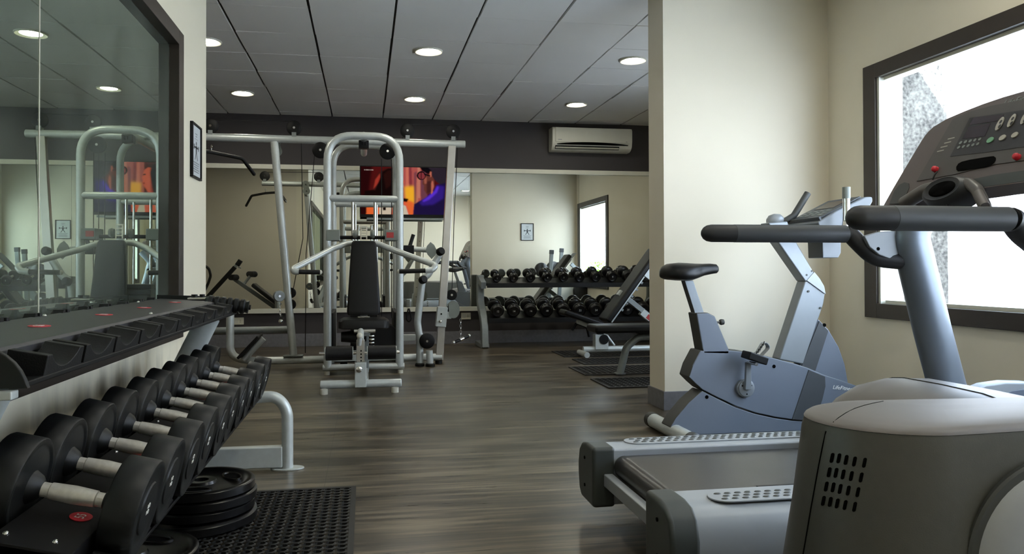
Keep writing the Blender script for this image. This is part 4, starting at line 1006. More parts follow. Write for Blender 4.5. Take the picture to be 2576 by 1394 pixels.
# ------------------------------------------------------------------ BENCHES at the partition corner
FYB = 6.2
e = thing('flat_bench', 'black flat weight bench with grey legs in front of the adjustable bench', 'weight bench', (2.45, FYB, 0))
G().box((1.89, FYB-.14, .372), (3.08, FYB+.14, .438)).build('bench_pad', 'vinyl', e, bevel=.024, seg=4)
g = G(); fx = 2.145
g.tube(fillet([(fx, FYB, .016), (fx+.06, FYB, .24), (fx+.16, FYB, .325), (2.85, FYB, .325), (2.93, FYB, .24), (2.98, FYB, .016)], [.12, .12, .12, .12], 7), .030, 16, ry=.045)
g.build('bench_frame', 'steel_dk', e)
G().box((fx-.04, FYB-.04, 0.012), (fx+.04, FYB+.04, .024)).build('foot', 'steel_dk', e, bevel=.004); G().box((2.94, FYB-.04, .012), (3.02, FYB+.04, .024)).build('foot', 'steel_dk', e, bevel=.004)
G().box((2.3, FYB-.03, .355), (2.85, FYB+.03, .373)).build('pad_rail', 'black', e)
AY = 7.5
e = thing('adjustable_bench', 'adjustable bench with tall reclined back pad at the right rack', 'weight bench', (2.5, AY, 0))
def ab(x, y, dy=0): p = at(x, y, Y=AY-.13); return Vector((p.x, AY+dy, p.z))
a, b = ab(1524, 805), ab(1655, 622); d = (b-a).normalized(); nn = Vector((-d.z, 0, d.x))
G().obox((a+b)/2-nn*.03, (b-a)/2, (0, .14, 0), nn*.032).build('back_pad', 'vinyl', e, bevel=.022, seg=4)
a3, b3 = a+d*.03-nn*.085, b-d*.02-nn*.085
g = G(); g.tube([a3, b3], .02, sq=True, ry=.03); g.build('back_frame', 'steel', e, bevel=.004)
g = G()
for k in range(5): q = a3.lerp(b3, .2+.1*k); g.obox(q-nn*.025, d*.012, (0, .012, 0), nn*.02)
g.build('ladder_teeth', 'steel_dk', e)
s0, s1 = ab(1424, 779), ab(1522, 812); ds = (s1-s0).normalized(); ns = Vector((-ds.z, 0, ds.x))
G().obox((s0+s1)/2-ns*.028, (s1-s0)/2, (0, .13, 0), ns*.028).build('seat_pad', 'vinyl', e, bevel=.02, seg=4)
g = G(); g.tube([s0-ns*.075+ds*.18, s1-ns*.085+ds*.02], .022, sq=True, ry=.03); g.build('seat_frame', 'steel', e, bevel=.004)
g = G(); g.tube(fillet([ab(1447, 833), ab(1460, 815), ab(1486, 826), ab(1492, 850)], .03, 3), .016, 10); g.build('adjust_lever', 'black', e)
zb_ = .085
g = G(); g.tube([(at(1467, 880, Y=AY).x, AY, zb_), (3.25, AY, zb_)], .032, 14); g.build('base_beam', 'steel', e)
xL = at(1467, 880, Y=AY).x
g = G(); g.tube([(xL, AY-.14, .0425), (xL, AY+.14, .0425)], .03, 12); g.build('foot_bar', 'steel', e)
g = G(); g.tube([(3.24, AY-.27, .03), (3.24, AY+.27, .03)], .03, 12); g.build('foot_bar', 'steel', e)
q0, q1 = ab(1504, 876), ab(1537, 846)
bp_ = G().box((q0.x, AY-.05, zb_), (q1.x, AY+.05, q1.z+.01)).build('pivot_bracket', 'steel', e, bevel=.004)
G().lathe([(0, .001), (0, .05), (.006, .05), (.006, .001)], ((q0.x+q1.x)/2+.02, AY-.05, (q0.z+q1.z)/2+.02), (0, -1, 0), 20).build('adjust_dial', 'black', bp_)
g = G(); g.tube([s1-ns*.08, Vector(((q0.x+q1.x)/2, AY, q1.z))], .03, sq=True, ry=.03); g.build('seat_post', 'black', e, bevel=.004)
g = G(); g.tube([ab(1537, 847), ab(1556, 872)], .012, 8); g.build('brace', 'steel', e)
u0, u1 = ab(1575, 742), ab(1700, 842)
g = G(); g.tube([u0, u1], .026, sq=True, ry=.028); g.build('back_strut', 'steel_dk', e, bevel=.004)
g = G(); g.tube([u1, Vector((u1.x, AY, zb_))], .026, sq=True, ry=.028); g.build('strut_post', 'steel_dk', e, bevel=.004)
w0, w1 = ab(1624, 786), ab(1646, 804); pl = G().tube([w0, w1], .034, sq=True, ry=.034).build('strut_sleeve', 'steel', e, bevel=.003)
G().obox((w0+w1)/2+(w1-w0)*.28+Vector((0, -.0345, 0)), (w1-w0)*.2, (0, .0012, 0), (w1-w0).cross(Vector((0, 1, 0))).normalized()*.024).build('warning_label', 'redlabel', pl)
q = ab(1574, 742); G().obox(q, d*.03, (0, .034, 0), nn*.04).build('strut_hinge', 'steel', e, bevel=.003)
q = ab(1634, 680); G().obox(q-nn*.05, d*.06, (0, .04, 0), nn*.045).build('back_bracket', 'steel', e, bevel=.004)

# ------------------------------------------------------------------ EXERCISE BIKE
BN, BF = 3.80, 3.93
BK = thing('exercise_bike', 'blue grey upright exercise bike with black saddle in front of the cream partition', 'exercise bike', (2.15, 3.865, 0))
def bp2(lst, Y=BN): return pp(lst, Y=Y)
def bprism(name, lst, y0, y1, m, bevel=.006, parent=BK, seg=3):
    return G().prism([Vector((p.x, y0, p.z)) for p in bp2(lst)], (0, y1-y0, 0)).build(name, m, parent, bevel=bevel, seg=seg)
def two_tone(name, lst, y0, y1, m_side, m_edge, bevel=.006):
    o = G(); P = [Vector((p.x, y0, p.z)) for p in bp2(lst)]; o.prism(P, (0, y1-y0, 0)); n = len(P)
    o.m = [0, 0]+[1]*n
    return o.build(name, [m_side, m_edge], BK, bevel=bevel, seg=3)
lower = [(1686, 1076), (1700, 1052), (1733, 1013), (1767, 983), (1802, 1001), (1850, 1024), (1900, 1041), (1950, 1052), (1992, 1058), (2060, 1062), (2125, 1062), (2140, 1079), (1990, 1086), (1720, 1097)]
lo = two_tone('lower_shell', lower, BN+.003, BF-.003, 'bikeblue', 'bikeedge')
upper = [(1762, 882), (1835, 881), (1875, 885), (1908, 891), (1955, 903), (2000, 915), (2034, 926), (2076, 944), (2118, 957), (2156, 971), (2163, 985), (2166, 1012), (2150, 1060), (2046, 1063), (1992, 1056), (1950, 1050), (1900, 1039), (1850, 1022), (1802, 999), (1767, 981), (1750, 966), (1733, 949), (1742, 920)]
two_tone('upper_shell', upper, BN, BF, 'bikeblue', 'bikeedge')
bprism('side_band', [(2034, 930), (2075, 947), (2076, 972), (2068, 1006), (2056, 1040), (2046, 1059), (1992, 1055)], BN-.004, BN+.01, 'bikedark', .002)
guard = [(2067, 804), (2093, 831), (2119, 875), (2134, 918), (2142, 962), (2142, 1000), (2000, 975), (2022, 918)]
bprism('flywheel_guard', guard, BN+.03, BF-.03, 'bikeblue')
bprism('guard_band', [(2068, 808), (2091, 833), (2058, 935), (2022, 925)], BN+.024, BN+.04, 'bikedark', .002)
bprism('lower_mast', [(1965, 906), (2030, 708), (2063, 697), (2076, 718), (2081, 740), (2078, 764), (2026, 918)], BN+.02, BF-.03, 'mast', .008)
bprism('upper_mast', [(2030, 709), (1958, 605), (1936, 560), (1985, 556), (2010, 612), (2050, 682), (2066, 704)], BN+.016, BF-.026, 'mast', .008)
bprism('knee_cover', [(2033, 706), (2052, 684), (2066, 701), (2077, 720), (2081, 741)], BN+.013, BN+.02, 'tread_grey', .002)
g = G()
for x, y in ((2042, 682), (2029, 692), (2034, 733), (2064, 775)):
    p = at(x, y, Y=BN+.0165); q = p+Vector((0, .004, 0)); g.cyl(q, p+Vector((0, -.0016, 0)), .006, 10)
g.build('screws', 'tread_dark', BK)
g = G()
for x, y in ((1947, 922), (1778, 999), (2074, 818)):
    p = at(x, y, Y=BN+(.0245 if y < 900 else .003 if x < 1800 else 0)); g.cyl(p+Vector((0, .004, 0)), p+Vector((0, -.0012, 0)), .010, 14)
g.build('plug_holes', 'hole', BK)
two_tone('seat_tower', [(1752, 788), (1781, 787), (1799, 796), (1835, 882), (1835, 892), (1770, 890), (1768, 879)], BN+.0, BN+.11, 'bikeblue', 'bikeedge')
two_tone('saddle_post', [(1729, 706), (1751, 706), (1781, 795), (1757, 795)], BN+.035, BN+.085, 'mast', 'bikedark', .003)
q = at(1806, 811, Y=BN+.05); kn = G().lathe([(-.03, .006), (.012, .006), (.012, .014), (.018, .017), (.032, .015), (.036, .008), (.036, .001)], q, (1, 0, .05), 16).build('seat_pin', 'bikeedge', BK)
# saddle
sec = [(1.585, .05, .892, .020), (1.595, .085, .893, .035), (1.62, .118, .895, .045), (1.67, .128, .895, .050), (1.72, .112, .895, .048), (1.765, .076, .899, .041), (1.805, .050, .905, .034), (1.85, .040, .910, .030), (1.882, .034, .911, .026), (1.892, .024, .911, .017)]
rings = []
for x, hw, zc, hh in sec:
    rr = []
    for k in range(28):
        t = 2*PI*k/28; c, s = math.cos(t), math.sin(t)
        rr.append(Vector((x, 3.865+hw*math.copysign(abs(c)**.75, c), zc+hh*(math.copysign(abs(s)**.8, s)*(1 if s > 0 else .95)) - .012*abs(c)**2*(hw/.12))))
    rings.append(rr)
G().loft(rings).build('saddle', 'vinyl', BK, angle=60)
# crank and pedal
q = at(1877, 977, Y=BN-.02); 
dk = G().lathe([(0, .05), (.018, .05), (.02, .044), (.026, .044), (.028, .04), (.028, .001)], (q.x, BN, q.z), (0, -1, 0), 32).build('crank_disc', 'mast', BK)
g = G()
for k in range(3):
    a = PI/2+PI/3+k*2*PI/3; g.cyl((q.x+.03*math.cos(a), BN-.0275, q.z+.03*math.sin(a)), (q.x+.03*math.cos(a), BN-.0295, q.z+.03*math.sin(a)), .004, 8)
g.build('disc_screws', 'hole', dk)
q2 = at(1884, 912, Y=3.74)
G().loft([[Vector((q.x+dx*k, BN-.03+dy, q.z-.004)) for dx, dy in ((-.018, 0), (.018, 0), (.018, -.018), (-.018, -.018))] if k == 1 else [Vector((q2.x+dx*k, BN-.04+dy, q2.z)) for dx, dy in ((-.018, 0), (.018, 0), (.018, -.018), (-.018, -.018))] for k in (1, .75)]).build('crank_arm', 'mast', BK, bevel=.003)
pc = at(1893, 900, Y=3.70); pdl = G().obox(pc+Vector((.012, 0, 0)), (.052, 0, -.018), (0, .045, 0), (.006, 0, .019)).build('pedal', 'black', BK, bevel=.006)
pts = [Vector((pc.x-.01, 0, pc.z+.01)), at(1905, 886, Y=3.7), at(1921, 858, Y=3.7), at(1934, 874, Y=3.7), at(1912, 897, Y=3.7)]
pts = fillet([Vector((p.x, 3.70, p.z)) for p in pts], .02, 4)
g = G(); rings = []
for p in pts: rings.append([p+Vector((0, -.02, 0)), p+Vector((.0025, -.02, .002)), p+Vector((.0025, .02, .002)), p+Vector((0, .02, 0))])
g.loft(rings); st = g.build('pedal_strap', 'tread_grey', BK)
g = G()
for k in range(5):
    p = at(1903+4.6*k, 889-6.2*k, Y=3.679); g.obox(p, (.0022, 0, 0), (0, .0008, 0), (.003, 0, .011))
g.build('strap_slots', 'hole', st)
G().cyl((q2.x, BN-.05, q2.z), (q2.x, 3.66, q2.z), .009, 10).build('pedal_axle', 'chrome', BK)
q3 = Vector((q.x, BF, q.z-.16)); G().obox((q.x, BF+.03, q.z-.08), (.016, 0, 0), (0, .009, 0), (0, 0, .09)).build('crank_arm', 'mast', BK, bevel=.003); G().obox((q.x, BF+.09, q.z-.165), (.05, 0, 0), (0, .045, 0), (0, 0, .012)).build('pedal', 'black', BK, bevel=.006)
# stabiliser feet
q = at(1641, 1064, Y=4.14)
for x, nm in ((q.x, 'rear_stabiliser'), (2.66, 'front_stabiliser')):
    s = G().tube([(x, 3.58, .045), (x, 4.15, .045)], .040, 18).build(nm, 'steel', BK)
    for y, d in ((4.15, 1), (3.58, -1)): G().lathe([(-.035, .041), (-.03, .044), (.01, .044), (.018, .036), (.02, .001)], (x, y, .045), (0, d, 0), 20).build('foot_cap', 'bikeedge', s)
G().box((q.x, 3.82, .03), (2.66, 3.91, .07)).build('base_frame', 'bikeedge', BK)
# handlebars and console
G().lathe([(-.16, .02), (-.15, .036), (0, .04), (.15, .036), (.16, .02)], (at(1960, 568, Y=3.9).x, 3.87, at(1955, 590, Y=3.9).z), (0, 1, 0), 18).build('handlebar_hub', 'mast', BK)
hp = at(1950, 556, Y=4.02); G().lathe([(-.045, .02), (-.03, .036), (.0, .042), (.03, .036), (.045, .02)], hp, (1, -.2, .15), 18).build('bar_elbow', 'tread_grey', BK)
far = [at(1951, 560, Y=4.02), at(1976, 556, Y=4.0), at(1997, 543, Y=4.0), at(2010, 522, Y=4.0), at(2032, 486, Y=4.0)]
g = G(); g.tube(fillet(far, .05, 4), .019, 14); g.build('bar_end_grip', 'bikeedge', BK)
nearp = [Vector((far[0].x, 3.70, at(1951, 590, Y=3.7).z)), at(2070, 592, Y=3.62), at(2124, 584, Y=3.62), at(2129, 556, Y=3.62), at(2129, 500, Y=3.62)]
g = G(); g.tube(fillet(nearp, .06, 5), .018, 14); g.build('bar_end_grip', 'chrome', BK)
g = G(); g.tube([at(2129, 500, Y=3.62), at(2129, 471, Y=3.62)], .0205, 14); g.build('grip_cap', 'boxgrey', BK)
# console: sloping face with grey shell and box below
cY0, cY1 = 3.70, 4.03
def cw(x, y, Y): p = at(x, y, Y=3.74); return Vector((p.x, Y, p.z))
prof = [(2046, 560), (2095, 530), (2166, 497), (2183, 497), (2184, 508), (2160, 552), (2125, 600), (2060, 600)]
o = G(); P = [cw(x, y, cY0) for x, y in prof]; o.prism(P, (0, cY1-cY0, 0)); o.build('console_shell', 'bikeshell', BK, bevel=.008, seg=3)
A_, B_ = cw(2054, 553, 0), cw(2162, 496.5, 0); dd = (B_-A_).normalized(); nn = Vector((-dd.z, 0, dd.x)); cc = (A_+B_)/2+Vector((0, (cY0+cY1)/2, 0))
cf = G().obox(cc+nn*.004, (B_-A_)/2*.96, (0, .145, 0), nn*.004).build('console_face', 'bikedark', BK, bevel=.003)
G().obox(cc+nn*.009+dd*.05, dd*.05, (0, .09, 0), nn*.001).build('console_display', 'display', cf)
g = G()
for i in range(4):
    for j in range(3): g.obox(cc+nn*.009+dd*(-.09+.028*j)+Vector((0, -.09+.06*i, 0)), dd*.009, (0, .02, 0), nn*.001)
g.build('console_buttons', 'boxgrey', cf)
G().obox(A_+Vector((0, (cY0+cY1)/2, .004)), dd*.006, (0, .16, 0), nn*.012).build('reading_ledge', 'bikedark', BK, bevel=.002)
bx_ = [(2068, 600), (2116, 600), (2116, 636), (2109, 649), (2070, 649)]
two = G(); P = [Vector((p.x, 3.78, p.z)) for p in pp(bx_, Y=3.78)]; two.prism(P, (0, .14, 0)); two.m = [0, 0]+[0, 0, 0, 0, 1]
two.build('console_box', ['bikeshell', 'bikeedge'], BK, bevel=.005)
# lettering on the shell
a, b = at(2092, 983, Y=BN), at(2153, 986, Y=BN)
text_mesh('maker_lettering', 'LifeFitness', 'white', BK, at(2121, 977, Y=BN-.0008), (1, 0, -.12), (.0, 0, 1), .031, shear=.35, depth=.0008)
text_mesh('model_lettering', '95Ci', 'white', BK, at(2144, 991, Y=BN-.0008), (1, 0, -.1), (0, 0, 1), .013, shear=.3, depth=.0008)

# ------------------------------------------------------------------ TREADMILL
TM = thing('treadmill', 'grey treadmill with curved console and long handrails in front of the right window', 'treadmill', (1.7, 2.345, 0))
TN, TFY, TC = 1.905, 2.785, 2.345
ZT = .27
def mir(y): return 2*TC-y
def side(Yn, s):   # s=+1 near rail, -1 mirrored far rail
    pr = [(.185, ZT-.002), (.10, ZT), (.045, ZT-.008), (.018, ZT-.03), (.004, ZT-.075), (0, .15), (.012, .09), (.035, .07), (.185, .07)]
    return [(Yn+s*d, z) for d, z in pr]
XR0, XR1 = .862, 2.45
for s, Yn in ((1, TN), (-1, TFY)):
    P = [(XR0+.0, y, z) for y, z in side(Yn, s)]
    r_ = G().prism(P, (XR1-XR0, 0, 0)).build('side_rail', 'tread_grey', TM, bevel=.008, seg=3)
    c = Yn+s*.09; 
    P = []
    for k in range(28):
        t = 2*PI*k/28; cx = 1.0 if math.cos(t) < 0 else 2.12
        P.append((cx+.052*math.cos(t), c+.047*math.sin(t)))
    G().prism([(x, y, ZT-.001) for x, y in P], (0, 0, .005)).build('foot_pad', 'tread_grey', TM, bevel=.0015, seg=1)
    g = G()
    for i in range(36):
        for j in (-1, 0, 1):
            x = .985+.031*i+(.0155 if j == 0 else 0); y = c+j*.024
            g.add([(x+.0085*math.cos(k*PI/4), y+.0045*math.sin(k*PI/4), ZT+.0065) for k in range(8)]+[(x+.012*math.cos(k*PI/4), y+.007*math.sin(k*PI/4), ZT+.0038) for k in range(8)], [tuple(range(8))]+[(k, k+8, (k+1) % 8+8, (k+1) % 8) for k in range(8)])
    g.build('grip_dots', 'tread_dark', TM)
    # end cap
    pr = [(.188, ZT+.006), (.09, ZT+.006), (.04, ZT-.004), (.010, ZT-.03), (-.006, ZT-.085), (-.006, .15), (.006, .088), (.035, .062), (.188, .062)]
    P = [(XR0-.065, Yn+s*d, z) for d, z in pr]
    cp = G().prism(P, (.085, 0, 0)).build('end_cap', 'tread_dark', TM, bevel=.014, seg=4)
    for zz in (.22, .12): G().cyl((XR0-.0645, c, zz), (XR0-.068, c, zz), .006, 10).build('cap_screw', 'hole', cp)
# belt with its rear roller
rc = (.915, .205); rad = .042; prof = [(2.4, rc[1]+rad), (1.6, rc[1]+rad)]
for k in range(13):
    a = PI/2+PI*k/12; prof.append((rc[0]+rad*math.cos(a), rc[1]+rad*math.sin(a)))
prof += [(1.6, rc[1]-rad), (2.4, rc[1]-rad)]
pin = [(x, z-.004 if z > rc[1] else z+.004) for x, z in prof]
g = G(); y0, y1 = TN+.20, TFY-.20
g.loft([[Vector((x, y, z)) for x, z in prof] for y in (y0, y1)], caps=False, closed=False); g.build('running_belt', 'belt', TM)
G().box((1.0, y0-.005, .17), (2.4, y1+.005, .24)).build('deck_board', 'black', TM)
G().cyl((rc[0], TN+.1, rc[1]), (rc[0], TFY-.1, rc[1]), rad-.003, 24).build('rear_roller', 'tread_dark', TM)
G().box((.838, TN+.1, .138), (.872, TFY-.1, .182)).build('cross_member', 'tread_grey', TM, bevel=.004)
G().box((1.15, y0-.02, ZT-.03), (2.4, y0-.004, ZT-.004)).build('belt_gap_shade', 'black', TM)  # black strip paints the shaded gap between belt and near rail
for x in (1.3, 2.6):
    for y in (TN+.1, TFY-.1): G().lathe([(0, .03), (.05, .03), (.07, .022), (.075, .022)], (x, y, 0), (0, 0, 1), 16).build('levelling_foot', 'black', TM)
# motor hood
rings = []
for x, zt, k in ((1.70, .285, .90), (1.715, .34, .93), (1.745, .40, .95), (1.79, .452, .97), (1.86, .49, .985), (1.95, .507, 1), (2.08, .503, 1), (2.2, .48, 1), (2.4, .43, 1), (2.65, .37, .98), (2.84, .27, .95), (2.88, .2, .93)):
    hw = .40*k; rr = []
    for t in range(19):
        a = PI*t/18; c, s = math.cos(a), math.sin(a)
        rr.append(Vector((x, TC-hw*math.copysign(abs(c)**.45, c), .16+(zt-.16)*abs(s)**.55)))
    rr += [Vector((x, TC+hw, .09)), Vector((x, TC-hw, .09))]
    rings.append(rr)
G().loft(rings).build('motor_hood', 'tread_brown', TM, angle=50)
g = G(); rr = []
for t in range(19):
    a = PI*t/18; c, s = math.cos(a), math.sin(a); rr.append(Vector((1.98, TC-.402*math.copysign(abs(c)**.45, c), .16+(.508-.16)*abs(s)**.55)))
g.tube(rr, .002, 6); g.build('hood_seam', 'bikeedge', TM)
for s, Y in ((1, TFY-.085), (-1, TN+.03)):
    fp = [(2420, 1003), (2440, 984), (2480, 967), (2530, 960), (2585, 961), (2640, 972), (2720, 1010), (2720, 1060), (2420, 1060)]
    P = [at(x, y, Y=TFY-.085) for x, y in fp]
    sf = G().prism([Vector((p.x, Y, p.z)) for p in P], (0, .055, 0)).build('side_fairing', 'tread_grey', TM, bevel=.012, seg=3)
    fp = [(2497, 1003), (2545, 984), (2590, 978), (2625, 990), (2600, 1012), (2520, 1020)]
    if s > 0: G().prism([at(x, y, Y=Y-.001) for x, y in fp], (0, -.003, 0)).build('fairing_inset', 'bikeblue', sf, bevel=.001, seg=1)
# uprights, rails, arms
upath = [(2.325, .30), (2.300, .40), (2.224, .667), (2.147, .967), (2.125, 1.05), (2.175, 1.13), (2.30, 1.27)]
for Y, s in ((2.68, 1), (mir(2.68), -1)):
    g = G(); g.tube(fillet([(x, Y, z) for x, z in upath], .3, 3), [.074]*len(fillet([(x, Y, z) for x, z in upath], .3, 3)), 24, ry=.058, up=(1, 0, 0))
    M['upright'] = M.get('upright') or mat('satin_grey_upright', (112, 120, 130), .38, metal=.5, var=.03)
    upo = g.build('upright', 'upright', TM)
    d_ = Vector((upath[1][0]-upath[2][0], 0, upath[1][1]-upath[2][1])).normalized(); b_ = Vector((2.297, Y, .412))
    G().tube([b_, b_+d_*.06], .0765, 24, ry=.0605, up=(1, 0, 0)).build('upright_collar', 'tread_grey', TM)
    q = at(2413, 972, Y=2.62); 
    if s > 0: G().cyl((q.x, Y-.062, q.z), (q.x-.004, Y-.06, q.z), .012, 12).build('collar_bolt', 'hole', TM)
    rY = 2.748 if s > 0 else 1.853
    pr = [(-.034, .004), (-.03, .014), (-.022, .024), (-.010, .031), (.006, .034), (.1, .0345)]
    G().lathe(pr, (1.316, rY, 1.05), (1, 0, 0), 24).build('rail_tip', 'griptip', TM)
    RL = .463 if s < 0 else .578
    G().lathe([(.1, .034), (.101, .035), (RL-.001, .035), (RL, .033)], (1.316, rY, 1.05), (1, 0, 0), 24).build('handrail', 'grip', TM)
    G().lathe([(RL, .032), (RL+.007, .032)], (1.316, rY, 1.05), (1, 0, 0), 24).build('rail_joint', 'hole', TM)
    dx = -.115 if s < 0 else 0
    P = [Vector((1.901+dx, rY, 1.05)), Vector((1.915+dx, rY-s*.004, 1.047))]+[Vector((q.x+dx*(1-k), rY-s*(.02+.016*k), q.z)) for k, q in ((.2, at(2160, 614, Y=2.73)), (.6, at(2203, 650, Y=2.71)))]+[Vector((2.12, Y, .938))]
    P = fillet(P, .2, 4)
    G().tube(P, .034, 20).build('rail_arm', 'griptip', TM)
    pg = [(2166, 594), (2200, 584), (2290, 578), (2290, 662), (2250, 658), (2205, 642), (2180, 622)]
    pw = [at(x, y, Y=2.69) for x, y in pg]
    G().prism([Vector((p.x, Y-.008, p.z)) for p in pw], (0, .016, 0)).build('rail_gusset', 'gusset', TM, bevel=.004)
    q = at(2210, 626, Y=2.67); 
    if s > 0: G().cyl((q.x, Y-.006, q.z), (q.x, Y-.0095, q.z), .007, 12).build('gusset_bolt', 'hole', TM)
# console on its tilted plane
cp0 = Vector((2.10, TC, 1.175)); cu = Vector((.43, 0, 1)).normalized(); cn_ = Vector((-1, 0, .43)).normalized()   # up along the face, face normal (to the runner)
def cpt(x, y, off=0): return at_plane(x, y, cp0+cn_*off, cn_)+Vector((0, 0, 0))
yc = min(2.30, cpt(2576, 229).y-.03, cpt(2576, 456).y-.03)
def mirp(p): return Vector((p.x, 2*yc-p.y, p.z))
left = [cpt(x, y) for x, y in ((2222, 518), (2246, 475), (2269, 436), (2318, 354), (2326, 342), (2336, 330), (2348, 319), (2383, 298), (2425, 280), (2471, 262), (2524, 244), (2576, 229))]
ctr_top = Vector((0, 0, 0)); 
outl = left+[mirp(p) for p in reversed(left)]
lowl = [cpt(x, y) for x, y in ((2300, 507), (2420, 482), (2500, 470), (2576, 456))]
outl = outl+[mirp(p) for p in lowl]+list(reversed(lowl))
bb = [v for v in outl]
top_ = left+[mirp(p) for p in reversed(left)]; low_ = [cpt(2222, 519)]+lowl+[mirp(p) for p in reversed(lowl)]+[mirp(cpt(2222, 519))]
def resample(pl, ts):
    L = [0]
    for a, b in zip(pl[:-1], pl[1:]): L.append(L[-1]+(b-a).length)
    out = []
    for t in ts:
        d = t*L[-1]; k = max(i for i in range(len(L)-1) if L[i] <= d+1e-9); out.append(pl[k].lerp(pl[k+1], (d-L[k])/max(1e-6, L[k+1]-L[k])))
    return out
Lt = [0]
for a, b in zip(top_[:-1], top_[1:]): Lt.append(Lt[-1]+(b-a).length)
low_ = resample(low_, [l/Lt[-1] for l in Lt]); low_[0] = low_[0]+(top_[1]-low_[0])*.02; low_[-1] = mirp(low_[0])
gs_ = G(); gs_.loft([[a, b, b-cn_*.075, a-cn_*.075] for a, b in zip(top_, low_)])
shell = gs_.build('console', 'console', TM, bevel=.004, seg=2)
def cpan(name, lst, m, off, th, bev=0, parent=None):
    P = [cpt(x, y, off) for x, y in lst]
    return G().prism(P, cn_*th).build(name, m, parent or TM, bevel=bev, seg=1)
panel = cpan('console_panel', [(2307, 457), (2398, 300), (2440, 281), (2500, 265), (2600, 247), (2700, 240), (2760, 390), (2700, 398), (2600, 402), (2500, 415), (2400, 440)], 'console_in', 0, .003, .001)
cpan('key_field', [(2391, 394), (2440, 297), (2520, 285), (2640, 268), (2680, 360), (2560, 372), (2480, 384)], 'tread_dark', .003, .0015, 0, panel)
M['keyfield'] = mat('charcoal_key_field', (46, 43, 41), .35, var=.03); bpy.data.objects[[o.name for o in panel.children][-1]].data.materials[0] = M['keyfield']
cpan('message_display', [(2439, 315), (2450, 296), (2526, 288), (2518, 303)], 'display', .0045, .001, 0, panel)
cpan('speed_display', [(2421, 350), (2437, 320), (2492, 311), (2478, 343)], 'display', .0045, .001, 0, panel)
def coval(x, y, hw, hh, m, name, off=.0045, th=.004, tilt=None, n=16):
    c = cpt(x, y, off); r = (cpt(x+10, y-2, off)-c).normalized(); u = (cpt(x+4.5, y-9, off)-c); u = (u-r*u.dot(r)*0).normalized()
    k1 = (cpt(x+1, y, off)-c).length
    P = [c+r*(hw*k1*math.cos(2*PI*j/n))+u*(hh*k1*math.sin(2*PI*j/n)) for j in range(n)]
    return G().prism(P, cn_*th).build(name, m, panel, bevel=.0008, seg=1)
coval(2492, 353, 7.5, 6, 'greenbtn', 'start_button'); coval(2523, 347, 7.5, 6, 'button', 'enter_button'); coval(2554, 340, 7.5, 6, 'button', 'stop_button')
for x, y in ((2516, 312), (2546, 304), (2579, 297)):
    o = coval(x, y, 6.5, 14, 'button', 'rocker_button'); coval(x+1.5, y-5.5, 3, 4, 'keyfield', 'rocker_mark', .0085, .0006); coval(x-1.5, y+5.5, 3, 4, 'keyfield', 'rocker_mark', .0085, .0006)
for i in range(5):
    for j in range(2): coval(2417+12*i-5*j, 359-2.2*i+12*j, 3.6, 3.2, 'boxgrey', 'number_key', .0045, .0015, n=8)
for k in range(4):
    x, y = 2393-9*k, 347+10.5*k; cpan('workout_text', [(x-8, y+2), (x+9, y-2), (x+8, y+.2), (x-9, y+4.2)], 'button', .003, .0006, 0, panel)
cpan('slot_opening', [(2410, 431), (2406, 427), (2406, 420), (2411, 412), (2420, 407), (2440, 402), (2470, 397), (2490, 394), (2500, 393), (2505, 397), (2505, 403), (2501, 410), (2493, 416), (2480, 420), (2450, 425), (2422, 430)], 'hole', .0038, .001)
for x, y in ((2357, 428), (2563, 397)):
    c = cpt(x, y); G().lathe([(0, .012), (.006, .012), (.008, .011), (.014, .0115), (.019, .009), (.021, .005), (.021, .001)], c, cn_, 20).build('stop_clip', 'red', TM)
cpan('lower_lip', [(2310, 499), (2420, 458), (2500, 441), (2600, 427), (2700, 420), (2700, 448), (2576, 457), (2480, 471), (2340, 500)], 'tread_dark', -.003, .004, 0)
cpan('cup_holder', [(2238, 514), (2250, 482), (2262, 466), (2276, 459), (2287, 462), (2288, 472), (2280, 492), (2270, 512)], 'bikeedge', .0005, .002)
# fan pod below the console
c = cpt(2378, 480, .055); r_ = (cpt(2410, 474, .055)-c); r_.normalize(); k1 = (cpt(2379, 480, .055)-c).length; u_ = cn_.cross(r_) if cn_.cross(r_).z > 0 else r_.cross(cn_)
rings = []
for off, sx, sy in ((-.06, 58, 30), (-.02, 56, 31), (.01, 50, 27), (.02, 42, 22), (.016, 36, 18)):
    rings.append([c+cn_*off+r_*(sx*k1*math.cos(2*PI*j/32))+u_*(sy*k1*math.sin(2*PI*j/32)) for j in range(32)])
pod = G().loft(rings).build('fan_pod', 'griptip', TM, angle=50)
rings = []
for off, sx, sy in ((.015, 32, 16), (.021, 27, 13), (.021, 1, 1)):
    rings.append([c+cn_*off+r_*(sx*k1*math.cos(2*PI*j/24))+u_*(sy*k1*math.sin(2*PI*j/24)) for j in range(24)])
G().loft(rings).build('fan_grille', 'hole', pod)
q = [cpt(2275, 512, .03), cpt(2330, 478, .04), cpt(2352, 474, .045)]
G().tube(fillet(q, .1, 4), .026, 14).build('pod_bracket', 'console_in', TM)
q = [cpt(2405, 458, .035), cpt(2438, 462, .05), cpt(2458, 478, .055), cpt(2478, 520, .05), cpt(2484, 545, .03)]
g = G(); g.tube(fillet(q, .05, 5), .020, 16); g.build('sensor_bar', 'console_in', TM)
g = G(); g.tube([cpt(2461, 484, .064), cpt(2478, 518, .062)], .014, 12); g.build('sensor_plate', 'trainer_top', TM)
g = G(); q = [cpt(2357, 432, .01), cpt(2351, 440, .02), cpt(2346, 452, .02)]; g.tube(q, .003, 6); g.build('clip_cord', 'black', TM)
